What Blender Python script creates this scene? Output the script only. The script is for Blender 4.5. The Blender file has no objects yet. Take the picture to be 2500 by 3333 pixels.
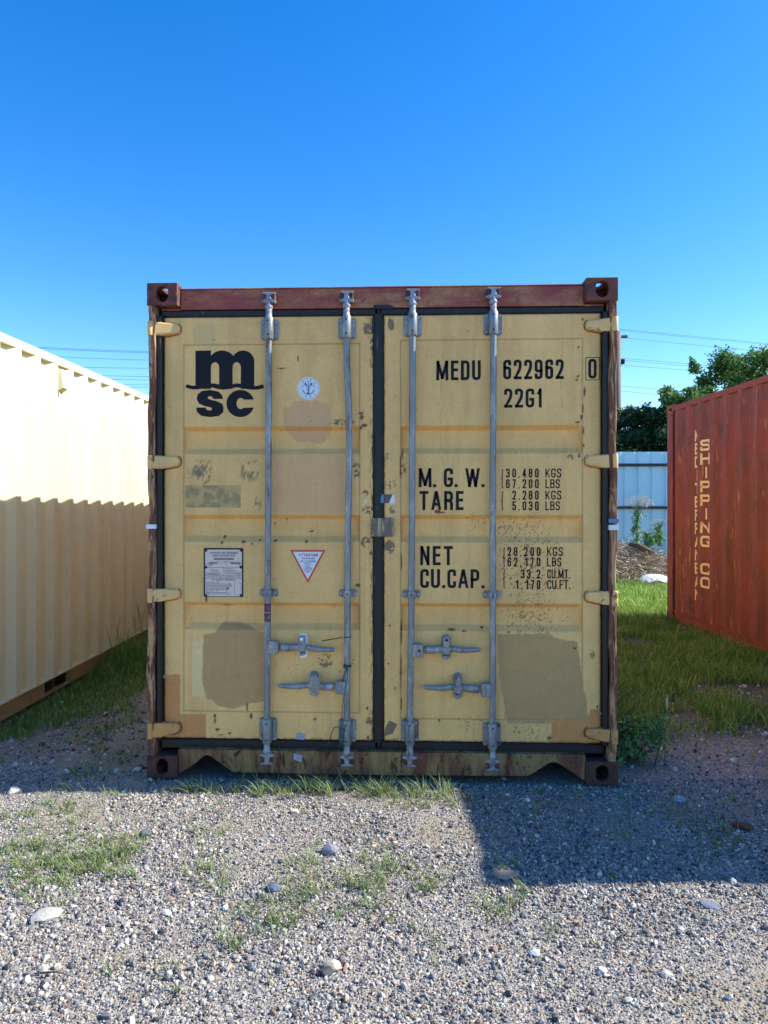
import bpy, bmesh, math, random
import numpy as np
from mathutils import Vector, Matrix
random.seed(7)
RNG = np.random.default_rng(11)
scn = bpy.context.scene
R = math.radians

# ------------------------------------------------------------------ camera, world, sun, exposure
CAM = Vector((0.162, -3.566, 1.446)); YAW = R(2.22); F = 2250.0; CX = 1250.0; HY = 1633.0
cd = bpy.data.cameras.new('camera'); co = bpy.data.objects.new('camera', cd); scn.collection.objects.link(co)
co.location = CAM; co.rotation_euler = (R(90), 0, YAW)
cd.sensor_fit = 'VERTICAL'; cd.sensor_height = 36.0; cd.lens = F / 3333.0 * 36.0
cd.shift_y = -(1666.5 - HY) / 3333.0
cd.clip_start = 0.05; cd.clip_end = 2000
scn.camera = co

SUN_D = Vector((-1.0, -0.075, -0.85)).normalized()
SUN_EL = math.asin(-SUN_D.z); SUN_ROT = math.atan2(-SUN_D.x, -SUN_D.y)
w = bpy.data.worlds.new('World'); scn.world = w; w.use_nodes = True
nt = w.node_tree; nt.nodes.clear()
o_ = nt.nodes.new('ShaderNodeOutputWorld'); bg = nt.nodes.new('ShaderNodeBackground'); sk = nt.nodes.new('ShaderNodeTexSky')
hs = nt.nodes.new('ShaderNodeHueSaturation')
sk.sky_type = 'NISHITA'; sk.sun_disc = False; sk.sun_elevation = SUN_EL; sk.sun_rotation = SUN_ROT
sk.altitude = 200; sk.air_density = 1.0; sk.dust_density = 0.3; sk.ozone_density = 2.2
hs.inputs['Saturation'].default_value = 1.43; hs.inputs['Hue'].default_value = 0.508; hs.inputs['Value'].default_value = 1.0
nt.links.new(sk.outputs[0], hs.inputs['Color']); nt.links.new(hs.outputs[0], bg.inputs['Color'])
bg.inputs['Strength'].default_value = 0.15
nt.links.new(bg.outputs[0], o_.inputs['Surface'])
sl = bpy.data.lights.new('sun', 'SUN'); so = bpy.data.objects.new('sun', sl); scn.collection.objects.link(so)
sl.energy = 4.8; sl.angle = R(0.53); sl.color = (1.0, 0.955, 0.88)
so.rotation_euler = SUN_D.to_track_quat('-Z', 'Y').to_euler(); so.location = (10, 2, 12)
scn.view_settings.view_transform = 'Standard'; scn.view_settings.look = 'None'
scn.view_settings.gamma = 1.0; scn.view_settings.use_curve_mapping = False
scn.view_settings.exposure = 0.96
scn.cycles.max_bounces = 8; scn.cycles.diffuse_bounces = 5

# ------------------------------------------------------------------ helpers
fw = Vector((-math.sin(YAW), math.cos(YAW), 0)); rt = Vector((math.cos(YAW), math.sin(YAW), 0)); up = Vector((0, 0, 1))
def ray(px, py): return fw + rt * ((px - CX) / F) + up * ((HY - py) / F)
def at_y(px, py, y):
    d = ray(px, py); t = (y - CAM.y) / d.y; return CAM + d * t
def at_d(px, py, dep): return CAM + ray(px, py) * dep
def ground_at(px, py, z=0.0):
    d = ray(px, py); t = (z - CAM.z) / d.z; return CAM + d * t

def lin(r, g, b):
    f = lambda c: (c/255/12.92) if c/255 <= .04045 else ((c/255+.055)/1.055)**2.4
    return (f(r), f(g), f(b))

def tag(o, label=None, cat=None, group=None, kind=None):
    if label: o['label'] = label
    if cat: o['category'] = cat
    if group: o['group'] = group
    if kind: o['kind'] = kind
    return o
def empty(name, loc=(0,0,0), rz=0.0):
    o = bpy.data.objects.new(name, None); scn.collection.objects.link(o)
    o.location = loc; o.rotation_euler = (0,0,rz); o.empty_display_size = .2
    return o
def link(name, me, parent=None, loc=None):
    o = bpy.data.objects.new(name, me); scn.collection.objects.link(o)
    if parent is not None: o.parent = parent
    if loc is not None: o.location = loc
    return o
def np_mesh(name, V, Fs, mat, col=None, smooth=False):
    """V (n,3); Fs list of (k, m) arrays of faces with m verts each"""
    me = bpy.data.meshes.new(name)
    V = np.asarray(V, dtype=np.float32)
    if not isinstance(Fs, list): Fs = [Fs]
    me.vertices.add(len(V)); me.vertices.foreach_set('co', V.ravel())
    loops = np.concatenate([f.ravel() for f in Fs]).astype(np.int32)
    tot = np.concatenate([np.full(len(f), f.shape[1]) for f in Fs]).astype(np.int32)
    st = np.concatenate([[0], np.cumsum(tot)[:-1]]).astype(np.int32)
    me.loops.add(len(loops)); me.loops.foreach_set('vertex_index', loops)
    me.polygons.add(len(tot)); me.polygons.foreach_set('loop_start', st); me.polygons.foreach_set('loop_total', tot)
    me.polygons.foreach_set('use_smooth', np.full(len(tot), smooth))
    if col is not None:
        a = me.color_attributes.new('Col', 'FLOAT_COLOR', 'POINT')
        c = np.ones((len(V), 4), dtype=np.float32); c[:, :3] = col
        a.data.foreach_set('color', c.ravel())
    me.update(calc_edges=True); me.validate()
    if mat: me.materials.append(mat)
    return me

class MB:
    def __init__(s): s.v = []; s.f = []; s.sm = []
    def add(s, vs, fs, smooth=False):
        n = len(s.v); s.v += [tuple(v) for v in vs]; s.f += [tuple(i+n for i in f) for f in fs]; s.sm += [smooth]*len(fs); return s
    def box(s, x0, x1, y0, y1, z0, z1):
        vs = [(x,y,z) for z in (z0,z1) for y in (y0,y1) for x in (x0,x1)]
        return s.add(vs, [(0,2,3,1),(4,5,7,6),(0,1,5,4),(2,6,7,3),(0,4,6,2),(1,3,7,5)])
    def rbox(s, x0, x1, y0, y1, z0, z1, b=.004):
        """box with chamfered edges on the four edges of the y0 face and verticals"""
        vs = []
        for y, k in ((y1, 0), (y0+b, 0), (y0, b)):
            vs += [(x0+k, y, z0+k), (x1-k, y, z0+k), (x1-k, y, z1-k), (x0+k, y, z1-k)]
        fs = [(0,1,2,3), (11,10,9,8)]
        for l in (0, 4):
            for i in range(4):
                j = (i+1) % 4; fs.append((l+j, l+i, l+4+i, l+4+j))
        return s.add(vs, fs)
    def prism_xz(s, pts, y0, y1, ch=0.0):
        """polygon in xz extruded along y; front (y0) edge chamfered by ch towards the centroid"""
        n = len(pts); cx = sum(p[0] for p in pts)/n; cz = sum(p[1] for p in pts)/n
        rings = [(y1, 0)] + ([(y0+ch, 0), (y0, ch)] if ch else [(y0, 0)])
        vs = []
        for y, k in rings:
            for (x, z) in pts:
                dx, dz = cx-x, cz-z; L = math.hypot(dx, dz) or 1
                vs.append((x+dx/L*k, y, z+dz/L*k))
        fs = [tuple(range(n)), tuple((len(rings)-1)*n+i for i in reversed(range(n)))]
        for r in range(len(rings)-1):
            for i in range(n):
                j = (i+1) % n; fs.append((r*n+j, r*n+i, (r+1)*n+i, (r+1)*n+j))
        return s.add(vs, fs)
    def tube(s, pts, rad, n=12, caps=True, smooth=True, flat=1.0):
        """tube through pts; rad may be a list; flat squashes along world y"""
        pts = [Vector(p) for p in pts]; m = len(pts)
        if not hasattr(rad, '__len__'): rad = [rad]*m
        ref = None; vs = []
        for i, p in enumerate(pts):
            t = (pts[min(i+1, m-1)] - pts[max(i-1, 0)]).normalized()
            if ref is None:
                a = Vector((0,1,0)) if abs(t.y) < .9 else Vector((1,0,0))
                ref = (a - t*a.dot(t)).normalized()
            else:
                ref = (ref - t*ref.dot(t)).normalized()
            b = t.cross(ref)
            for k in range(n):
                q = 2*math.pi*k/n
                off = ref*math.cos(q)*rad[i]*flat + b*math.sin(q)*rad[i]
                vs.append(p + off)
        fs = []
        for i in range(m-1):
            for k in range(n):
                l = (k+1) % n; fs.append((i*n+k, i*n+l, (i+1)*n+l, (i+1)*n+k))
        s.add(vs, fs, smooth)
        if caps:
            n0 = len(s.v)-len(vs)
            s.f += [tuple(n0+k for k in reversed(range(n))), tuple(n0+(m-1)*n+k for k in range(n))]; s.sm += [False, False]
        return s
    def holed_plate(s, o, u, v, W_, H_, hw, hh, t, nseg=24):
        """plate W_ x H_ spanned by unit vectors u,v from centre o with a stadium hole; thickness t along u x v"""
        o, u, v = Vector(o), Vector(u), Vector(v); nn = u.cross(v)
        inn, out = [], []
        for k in range(nseg):
            a = 2*math.pi*(k+.5)/nseg; c, sn = math.cos(a), math.sin(a)
            r = min(hw, hh)/2; ex, ey = hw/2-r, hh/2-r
            inn.append((math.copysign(ex, c)+r*c, math.copysign(ey, sn)+r*sn))
            sc = min(W_/2/max(abs(c),1e-6), H_/2/max(abs(sn),1e-6)); out.append((c*sc, sn*sc))
        # snap outer points nearest to corners
        for sx in (-1,1):
            for sy in (-1,1):
                k = min(range(nseg), key=lambda k: (out[k][0]-sx*W_/2)**2+(out[k][1]-sy*H_/2)**2); out[k] = (sx*W_/2, sy*H_/2)
        vs = []
        for d in (0, -t):
            for ring in (out, inn):
                for (a, b) in ring: vs.append(o+u*a+v*b+nn*d)
        n = nseg; fs = []
        for k in range(n):
            l = (k+1) % n
            fs += [(k, l, n+l, n+k), (2*n+l, 2*n+k, 3*n+k, 3*n+l), (n+k, n+l, 3*n+l, 3*n+k), (l, k, 2*n+k, 2*n+l)]
        return s.add(vs, fs)
    def build(s, name, mat, parent=None, loc=None, bevel=0, smooth_angle=None):
        me = bpy.data.meshes.new(name); me.from_pydata([tuple(v) for v in s.v], [], s.f)
        me.polygons.foreach_set('use_smooth', s.sm); me.update()
        if mat: me.materials.append(mat)
        o = link(name, me, parent, loc)
        if bevel:
            m = o.modifiers.new('bevel', 'BEVEL'); m.width = bevel; m.segments = 2; m.limit_method = 'ANGLE'; m.angle_limit = R(50)
        return o

# value noise in numpy
def vnoise(x, y, seed=0):
    xi = np.floor(x).astype(np.int64); yi = np.floor(y).astype(np.int64); fx = x-xi; fy = y-yi
    fx = fx*fx*(3-2*fx); fy = fy*fy*(3-2*fy)
    def h(a, b):
        n = (a*374761393 + b*668265263 + seed*1442695041) & 0xffffffff
        n = ((n ^ (n >> 13))*1274126177) & 0xffffffff
        return ((n ^ (n >> 16)) & 0xffff)/65535.0
    return (h(xi,yi)*(1-fx)+h(xi+1,yi)*fx)*(1-fy)+(h(xi,yi+1)*(1-fx)+h(xi+1,yi+1)*fx)*fy
def fbm(x, y, sc, oc=4, seed=0):
    r = 0; a = .5; t = 0
    for i in range(oc):
        r = r + a*vnoise(x/sc*(2**i)+17.3*i, y/sc*(2**i)+5.1*i, seed+i); t += a; a *= .5
    return r/t
def sstep(a, b, x): t = np.clip((x-a)/(b-a), 0, 1); return t*t*(3-2*t)

# ------------------------------------------------------------------ materials
def nmat(name):
    m = bpy.data.materials.new(name); m.use_nodes = True; n = m.node_tree
    return m, n, n.nodes['Principled BSDF'], n.nodes.new, n.links.new
def coords(n, scale=(1,1,1), kind='Object'):
    tc = n.nodes.new('ShaderNodeTexCoord'); mp = n.nodes.new('ShaderNodeMapping')
    mp.inputs['Scale'].default_value = scale; n.links.new(tc.outputs[kind], mp.inputs['Vector']); return mp.outputs[0]
def noise(n, vec, sc, det=4, rough=.6, dist=0):
    t = n.nodes.new('ShaderNodeTexNoise'); t.inputs['Scale'].default_value = sc; t.inputs['Detail'].default_value = det
    t.inputs['Roughness'].default_value = rough; t.inputs['Distortion'].default_value = dist
    n.links.new(vec, t.inputs['Vector']); return t.outputs['Fac']
def ramp(n, fac, stops):
    r = n.nodes.new('ShaderNodeValToRGB'); e = r.color_ramp.elements
    while len(e) < len(stops): e.new(.5)
    for el, (p, c) in zip(e, stops):
        el.position = p; el.color = (c if len(c) == 4 else (*c, 1)) if hasattr(c, '__len__') else (c, c, c, 1)
    n.links.new(fac, r.inputs[0]); return r.outputs[0]
def mix(n, fac, a, b, mode='MIX'):
    m = n.nodes.new('ShaderNodeMix'); m.data_type = 'RGBA'; m.blend_type = mode
    for s, v in ((m.inputs[0], fac), (m.inputs[6], a), (m.inputs[7], b)):
        if hasattr(v, 'is_linked') or isinstance(v, bpy.types.NodeSocket): n.links.new(v, s)
        elif hasattr(v, '__len__'): s.default_value = (*v[:3], 1)
        else: s.default_value = v
    return m.outputs[2]
def bump(n, p, h, strength, dist=.002):
    b = n.nodes.new('ShaderNodeBump'); b.inputs['Strength'].default_value = strength; b.inputs['Distance'].default_value = dist
    n.links.new(h, b.inputs['Height']); n.links.new(b.outputs[0], p.inputs['Normal'])
def simple(name, c, rough=.6, metal=0, var=.12, sc=30, bmp=.15, spec=.5):
    m, n, p, N, L = nmat(name)
    v = coords(n); f = noise(n, v, sc)
    lo = tuple(x*(1-var) for x in c); hi = tuple(min(1, x*(1+var)) for x in c)
    L(ramp(n, f, [(.3, lo), (.7, hi)]), p.inputs['Base Color'])
    p.inputs['Roughness'].default_value = rough; p.inputs['Metallic'].default_value = metal
    p.inputs['Specular IOR Level'].default_value = spec
    if bmp: bump(n, p, noise(n, v, sc*3), bmp)
    return m
def worn(name, base, layers, rough=.65, bmp=.4, var=.12, fine=60, metal=0):
    """layers: (colour, mapping scale, noise scale, threshold lo, hi[, distortion])"""
    m, n, p, N, L = nmat(name)
    v0 = coords(n)
    f0 = noise(n, v0, 9, 5)
    col = ramp(n, f0, [(.3, tuple(x*(1-var) for x in base)), (.7, tuple(min(1,x*(1+var)) for x in base))])
    hgt = None
    for L_ in layers:
        c, ms, ns, lo, hi = L_[:5]
        vv = coords(n, ms); f = noise(n, vv, ns, 6, .68, L_[5] if len(L_) > 5 else .3)
        k = ramp(n, f, [(lo, 0.0), (hi, 1.0)])
        c2 = ramp(n, noise(n, v0, fine, 3), [(.3, tuple(x*.72 for x in c)), (.7, tuple(min(1,x*1.25) for x in c))])
        col = mix(n, k, col, c2); hgt = k
    L(col, p.inputs['Base Color'])
    p.inputs['Roughness'].default_value = rough; p.inputs['Metallic'].default_value = metal
    ff = noise(n, v0, fine*2, 4)
    if hgt is not None: ff = mix(n, .5, ff, hgt)
    bump(n, p, ff, bmp, .0015)
    return m
def attr_mat(name, rough=.7, bmp=.3, sc=200, var=.15, spec=.4, trans=0, dist=.001):
    m, n, p, N, L = nmat(name)
    a = N('ShaderNodeAttribute'); a.attribute_name = 'Col'
    v = coords(n); f = noise(n, v, sc, 4)
    k = ramp(n, f, [(.25, 1-var), (.75, 1+var)])
    c = mix(n, 1.0, a.outputs['Color'], k, 'MULTIPLY'); L(c, p.inputs['Base Color'])
    p.inputs['Roughness'].default_value = rough; p.inputs['Specular IOR Level'].default_value = spec
    if bmp: bump(n, p, f, bmp, dist)
    if trans:
        out = n.nodes['Material Output']; tr = N('ShaderNodeBsdfTranslucent'); mx = N('ShaderNodeMixShader')
        mx.inputs[0].default_value = trans; L(c, tr.inputs[0]); L(p.outputs[0], mx.inputs[1]); L(tr.outputs[0], mx.inputs[2]); L(mx.outputs[0], out.inputs['Surface'])
    return m

C_BEIGE = lin(235, 187, 116)
RUST = lin(92, 48, 32); RUST2 = lin(128, 74, 46); DKRUST = lin(58, 36, 32); MAROON = lin(122, 48, 46)
M = {}
M['door'] = attr_mat('door_paint', .55, .25, 240, .07, .45)
M['beige'] = worn('beige_paint', C_BEIGE, [(RUST, (1,1,1), 14, .66, .72)], .55, .2)
M['hinge'] = worn('hinge_paint', lin(228,184,118), [(lin(120,70,62), (1,1,1), 16, .57, .66), (RUST2, (1,1,1), 26, .67, .71)], .55, .3)
M['hinge_orange'] = worn('hinge_orange_paint', lin(206,148,84), [(RUST2, (1,1,1), 20, .60, .68)], .55, .3)
M['header'] = worn('header_paint', lin(142,58,56), [(lin(176,126,86), (.7,1,2.6), 2.6, .42, .62, .3), (lin(150,84,54), (2,2,.8), 7, .52, .64, .4), (lin(92,64,60), (1,1,1), 26, .60, .68)], .6, .3)
M['post'] = worn('post_rust', lin(112,66,46), [(lin(186,148,104), (9,9,1.1), 3.0, .50, .58, .8), (lin(74,40,36), (12,12,1.5), 3.6, .56, .62, .6)], .75, .7)
M['post_inner'] = worn('post_inner_paint', lin(92,34,38), [(DKRUST, (4,4,1), 5, .5, .65)], .6, .2)
M['sill'] = worn('sill_paint', lin(144,116,70), [(lin(104,62,42), (3,3,.6), 2.8, .45, .60, .6), (lin(72,38,30), (4,4,1.2), 7, .56, .64, .5), (lin(48,36,34), (3,3,2), 14, .58, .64)], .75, .6)
M['casting'] = worn('casting_rust', lin(92,54,44), [(lin(62,42,40), (1,1,1), 14, .45, .6), (lin(150,112,70), (1,1,.6), 30, .66, .72)], .85, .8, .2, 90)
M['casting_top'] = worn('casting_top_rust', lin(118,66,54), [(lin(74,50,48), (1,1,1), 14, .45, .62), (lin(150,100,84), (1,1,.6), 26, .62, .72)], .8, .8, .2, 90)
M['rubber'] = worn('black_rubber', lin(20,20,23), [(lin(92,92,96), (5,5,1), 8, .62, .72)], .5, .35)
M['galv'] = worn('galvanised_steel', lin(130,134,136), [(lin(160,164,166), (1,1,.25), 20, .48, .62), (lin(116,84,70), (1,1,.25), 18, .57, .66), (lin(84,86,96), (1,1,.2), 30, .60, .66)], .42, .25, .08, 70, .35)
M['galv2'] = worn('galvanised_casting', lin(150,154,166), [(lin(112,110,116), (1,1,1), 24, .50, .60), (lin(118,78,60), (1,1,1), 40, .60, .68)], .45, .4, .08, 90, .35)
M['shiny'] = simple('bright_zinc', lin(238,240,242), .35, .1, .03)
M['rustiron'] = worn('rusty_iron', lin(112,62,44), [(lin(60,38,34), (1,1,1), 30, .45, .6)], .8, .7)
M['ink'] = simple('dark_lettering', lin(15,14,22), .6, 0, .15, 40, .05, .3)
M['hole'] = simple('hole_shadow_bolt', lin(40,40,48), .7)
M['scuff'] = simple('graffiti_pen', lin(150,84,36), .7)
M['cream'] = worn('cream_paint', lin(216,209,172), [(lin(208,198,154), (1,1,.3), 2.0, .5, .8)], .5, .15, .03)
M['cream_dirty'] = worn('cream_rail_paint', lin(222,206,168), [(lin(150,130,96), (1,1,1), 12, .62, .72)], .5, .2, .05)
M['tanrail'] = worn('bottom_rail_paint', lin(152,126,86), [(lin(96,60,38), (6,.6,6), 5, .6, .68, .8), (lin(120,96,66), (1,1,1), 9, .5, .7)], .75, .4)
M['redpaint'] = worn('red_paint', lin(136,62,54), [(lin(116,60,50), (3,3,.5), 3, .44, .58), (lin(178,122,78), (4,4,.4), 5.0, .60, .66, 1.0), (lin(92,56,46), (2,2,.8), 2.6, .55, .66, .5)], .65, .25)
M['redrail'] = worn('red_rail_paint', lin(140,66,54), [(lin(118,66,52), (1,1,1), 9, .42, .6), (lin(160,106,76), (1,1,1), 16, .62, .68)], .75, .5)
M['yellowink'] = simple('yellow_lettering', lin(236,214,160), .6, 0, .08, 25, .1)
M['white'] = simple('white_vinyl', lin(222,226,232), .4, 0, .04)
M['plateface'] = worn('data_plate_face', lin(226,204,188), [(lin(150,132,118), (1,1,1), 22, .56, .70), (lin(110,92,82), (1,1,1), 60, .67, .72)], .55, .2, .06, 90)
M['redvinyl'] = simple('red_vinyl', lin(206,74,46), .4, 0, .04)
M['blueink'] = simple('blue_ink', lin(30,96,140), .4, 0, .08)
M['bluetext'] = simple('grey_blue_ink', lin(96,110,150), .4, 0, .08)
M['redtext'] = simple('crimson_ink', lin(176,50,80), .4, 0, .08)
M['greyink'] = simple('faded_grey_ink', lin(120,118,122), .6, 0, .2, 90)
M['tape'] = simple('silver_tape', lin(150,158,176), .35, 0, .2, 90)
M['tape_dk'] = worn('worn_tape', lin(104,88,84), [(lin(200,205,215), (1,1,1), 160, .6, .66)], .7, .3)
M['stk'] = worn('sticker_residue', lin(134,112,88), [(lin(98,84,72), (1,1,1), 60, .5, .66)], .8, .5)
M['bluetape'] = simple('blue_tape', lin(70,130,170), .4)
M['zip'] = simple('black_nylon', lin(22,22,26), .4, 0, .1)
M['twine'] = simple('green_twine', lin(30,84,84), .8, 0, .25, 200)
M['wirem'] = simple('steel_wire', lin(110,112,110), .6, .3)
M['lockplate'] = worn('lock_plate', lin(190,166,120), [(lin(112,94,88), (6,1,1), 9, .40, .5, .4), (RUST2, (1,1,1), 30, .68, .73)], .6, .6)
M['dark_under'] = simple('underframe_paint', lin(80,62,48), .8, 0, .3, 8)
M['roofm'] = simple('roof_paint', lin(120,84,70), .7, 0, .2, 5)
M['stone'] = attr_mat('gravel_stone', .85, .5, 160, .28, .25, dist=.002)
M['grass'] = attr_mat('grass_blade', .6, 0, 60, .12, .3, trans=.35)
M['leaf'] = attr_mat('tree_leaf', .55, 0, 8, .15, .3, trans=.3)
M['bark'] = simple('tree_bark', lin(92,76,62), .9, 0, .3, 20, .6)
M['polewood'] = simple('pole_timber', lin(118,114,106), .9, 0, .2, 14, .5)
M['fence'] = simple('fence_sheet', lin(188,224,240), .4, .15, .04, 3, .05)
M['fencerail'] = simple('fence_rail_paint', lin(52,46,66), .5, 0, .1)
M['cable'] = simple('power_cable', lin(60,62,70), .6)
M['straw'] = attr_mat('dead_twig', .9, 0, 60, .1, .2)
M['plastic'] = simple('white_plastic', lin(225,225,225), .4)

# ground material
def ground_mat():
    m, n, p, N, L = nmat('gravel_ground')
    v = coords(n)
    vo = N('ShaderNodeTexVoronoi'); vo.inputs['Scale'].default_value = 115; L(v, vo.inputs['Vector'])
    vo2 = N('ShaderNodeTexVoronoi'); vo2.inputs['Scale'].default_value = 230; L(v, vo2.inputs['Vector'])
    def cell(vn):
        s = N('ShaderNodeSeparateColor'); L(vn.outputs['Color'], s.inputs[0])
        return ramp(n, s.outputs[0], [(0, lin(80,80,80)), (.3, lin(118,116,112)), (.55, lin(146,140,132)), (.8, lin(164,152,136)), (1, lin(190,182,168))])
    c = mix(n, ramp(n, noise(n, v, 14, 4), [(.45, 0.0), (.55, 1.0)]), cell(vo), cell(vo2))
    dirt = ramp(n, noise(n, v, 60, 5), [(.3, lin(118,110,96)), (.7, lin(164,152,132))])
    a = N('ShaderNodeAttribute'); a.attribute_name = 'Col'; s = N('ShaderNodeSeparateColor'); L(a.outputs['Color'], s.inputs[0])
    edge = noise(n, v, 5, 5)
    ad = N('ShaderNodeMath'); ad.operation = 'ADD'; L(s.outputs[0], ad.inputs[0])
    sb = N('ShaderNodeMath'); sb.operation = 'MULTIPLY_ADD'; sb.inputs[1].default_value = 1.2; sb.inputs[2].default_value = -.6; L(edge, sb.inputs[0]); L(sb.outputs[0], ad.inputs[1])
    c = mix(n, ramp(n, ad.outputs[0], [(.35, 0.0), (.65, 1.0)]), c, dirt)
    green = ramp(n, noise(n, v, 9, 5), [(.3, lin(58,62,34)), (.7, lin(86,92,48))])
    c = mix(n, s.outputs[1], c, green)
    L(c, p.inputs['Base Color']); p.inputs['Roughness'].default_value = .95; p.inputs['Specular IOR Level'].default_value = .2
    mth = N('ShaderNodeMath'); mth.operation = 'MULTIPLY'; mth.inputs[1].default_value = -1; L(vo.outputs['Distance'], mth.inputs[0])
    bump(n, p, mth.outputs[0], .8, .006)
    return m
M['ground'] = ground_mat()

# ------------------------------------------------------------------ stroke font
def rp(pts, closed=False): return (pts, closed)
K = 'r'
G_ = {
 '0': (.42, [rp([(0,0,1),(1,0,1),(1,1,1),(0,1,1)], True)]),
 '1': (.26, [rp([(.12,.80,0),(.9,1,0),(.9,0,0)])]),
 '2': (.42, [rp([(0,.80,0),(0,1,1),(1,1,1),(1,.56,1),(0,.0,0),(1,0,0)])]),
 '3': (.42, [rp([(0,.84,0),(0,1,1),(1,1,1),(1,.53,1),(.4,.53,0)]), rp([(.4,.53,0),(1,.53,1),(1,0,1),(0,0,1),(0,.16,0)])]),
 '4': (.44, [rp([(.74,0,0),(.74,1,0),(0,.26,0),(1.06,.26,0)])]),
 '5': (.42, [rp([(.95,1,0),(.06,1,0),(.02,.56,0),(1,.62,1),(1,0,1),(0,0,1),(0,.24,0)])]),
 '6': (.42, [rp([(1,.84,0),(1,1,1),(0,1,1),(0,0,1),(1,0,1),(1,.60,1),(.05,.60,0)])]),
 '7': (.42, [rp([(0,1,0),(1,1,0),(.35,0,0)])]),
 '8': (.42, [rp([(0,.53,1),(1,.53,1),(1,1,1),(0,1,1)], True), rp([(0,0,1),(1,0,1),(1,.53,1),(0,.53,1)], True)]),
 '9': (.42, [rp([(0,.16,0),(0,0,1),(1,0,1),(1,1,1),(0,1,1),(0,.40,1),(.95,.40,0)])]),
 'A': (.50, [rp([(0,0,0),(.46,1,0),(.54,1,0),(1,0,0)]), rp([(.2,.27,0),(.8,.27,0)])]),
 'B': (.44, [rp([(0,.53,0),(1,.53,1),(1,1,1),(0,1,0),(0,0,0),(1,0,1),(1,.53,1),(.1,.53,0)])]),
 'C': (.42, [rp([(1,.76,0),(1,1,1),(0,1,1),(0,0,1),(1,0,1),(1,.24,0)])]),
 'D': (.44, [rp([(0,0,0),(0,1,0),(1,1,1),(1,0,1)], True)]),
 'E': (.38, [rp([(1,1,0),(0,1,0),(0,0,0),(1,0,0)]), rp([(0,.53,0),(.88,.53,0)])]),
 'F': (.38, [rp([(1,1,0),(0,1,0),(0,0,0)]), rp([(0,.50,0),(.88,.50,0)])]),
 'G': (.44, [rp([(1,.80,0),(1,1,1),(0,1,1),(0,0,1),(1,0,1),(1,.42,0),(.62,.42,0)])]),
 'H': (.44, [rp([(0,0,0),(0,1,0)]), rp([(1,0,0),(1,1,0)]), rp([(0,.53,0),(1,.53,0)])]),
 'I': (.15, [rp([(.5,0,0),(.5,1,0)])]),
 'K': (.44, [rp([(0,0,0),(0,1,0)]), rp([(1,1,0),(.05,.36,0)]), rp([(.34,.56,0),(1,0,0)])]),
 'L': (.38, [rp([(0,1,0),(0,0,0),(1,0,0)])]),
 'M': (.62, [rp([(0,0,0),(.03,1,0),(.5,.08,0),(.97,1,0),(1,0,0)])]),
 'N': (.46, [rp([(0,0,0),(.03,1,0),(.97,0,0),(1,1,0)])]),
 'O': (.44, [rp([(0,0,1),(1,0,1),(1,1,1),(0,1,1)], True)]),
 'P': (.42, [rp([(0,0,0),(0,1,0),(1,1,1),(1,.44,1),(0,.44,0)])]),
 'R': (.44, [rp([(0,0,0),(0,1,0),(1,1,1),(1,.50,1),(0,.50,0)]), rp([(.5,.50,0),(1,.40,1),(1,0,0)])]),
 'S': (.42, [rp([(1,.82,0),(1,1,1),(0,1,1),(0,.56,1),(1,.48,1),(1,0,1),(0,0,1),(0,.18,0)])]),
 'T': (.44, [rp([(0,1,0),(1,1,0)]), rp([(.5,1,0),(.5,0,0)])]),
 'U': (.44, [rp([(0,1,0),(0,0,1),(1,0,1),(1,1,0)])]),
 'V': (.48, [rp([(0,1,0),(.5,0,0),(1,1,0)])]),
 'W': (.70, [rp([(0,1,0),(.24,0,0),(.5,.95,0),(.76,0,0),(1,1,0)])]),
 'Y': (.46, [rp([(0,1,0),(.5,.5,0),(1,1,0)]), rp([(.5,.5,0),(.5,0,0)])]),
 '{': (.18, [rp([(1.3,1,0),(.6,1,1),(.6,.53,1),(0,.50,0)]), rp([(0,.50,0),(.6,.47,1),(.6,0,1),(1.3,0,0)])]),
 '.': (.15, 'dot'), ',': (.15, 'comma'), ' ': (.22, None),
}
def fillet(pts, closed, rad, n=5):
    out = []; m = len(pts)
    for i, (x, y, r) in enumerate(pts):
        if not r or (not closed and i in (0, m-1)): out.append((x, y)); continue
        a = Vector(pts[i-1][:2]); b = Vector((x, y)); c = Vector(pts[(i+1) % m][:2])
        d1 = (a-b); d2 = (c-b); r1 = min(rad, d1.length*.5); r2 = min(rad, d2.length*.5); rr = min(r1, r2)
        p0 = b+d1.normalized()*rr; p2 = b+d2.normalized()*rr
        for k in range(n+1):
            t = k/n; q = p0*(1-t)**2+b*2*t*(1-t)+p2*t*t
            # pull towards a circular arc
            out.append((q.x, q.y))
    # drop duplicates
    o2 = [out[0]]
    for p in out[1:]:
        if math.hypot(p[0]-o2[-1][0], p[1]-o2[-1][1]) > 1e-6: o2.append(p)
    if closed and math.hypot(o2[0][0]-o2[-1][0], o2[0][1]-o2[-1][1]) < 1e-6: o2.pop()
    return o2
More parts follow.
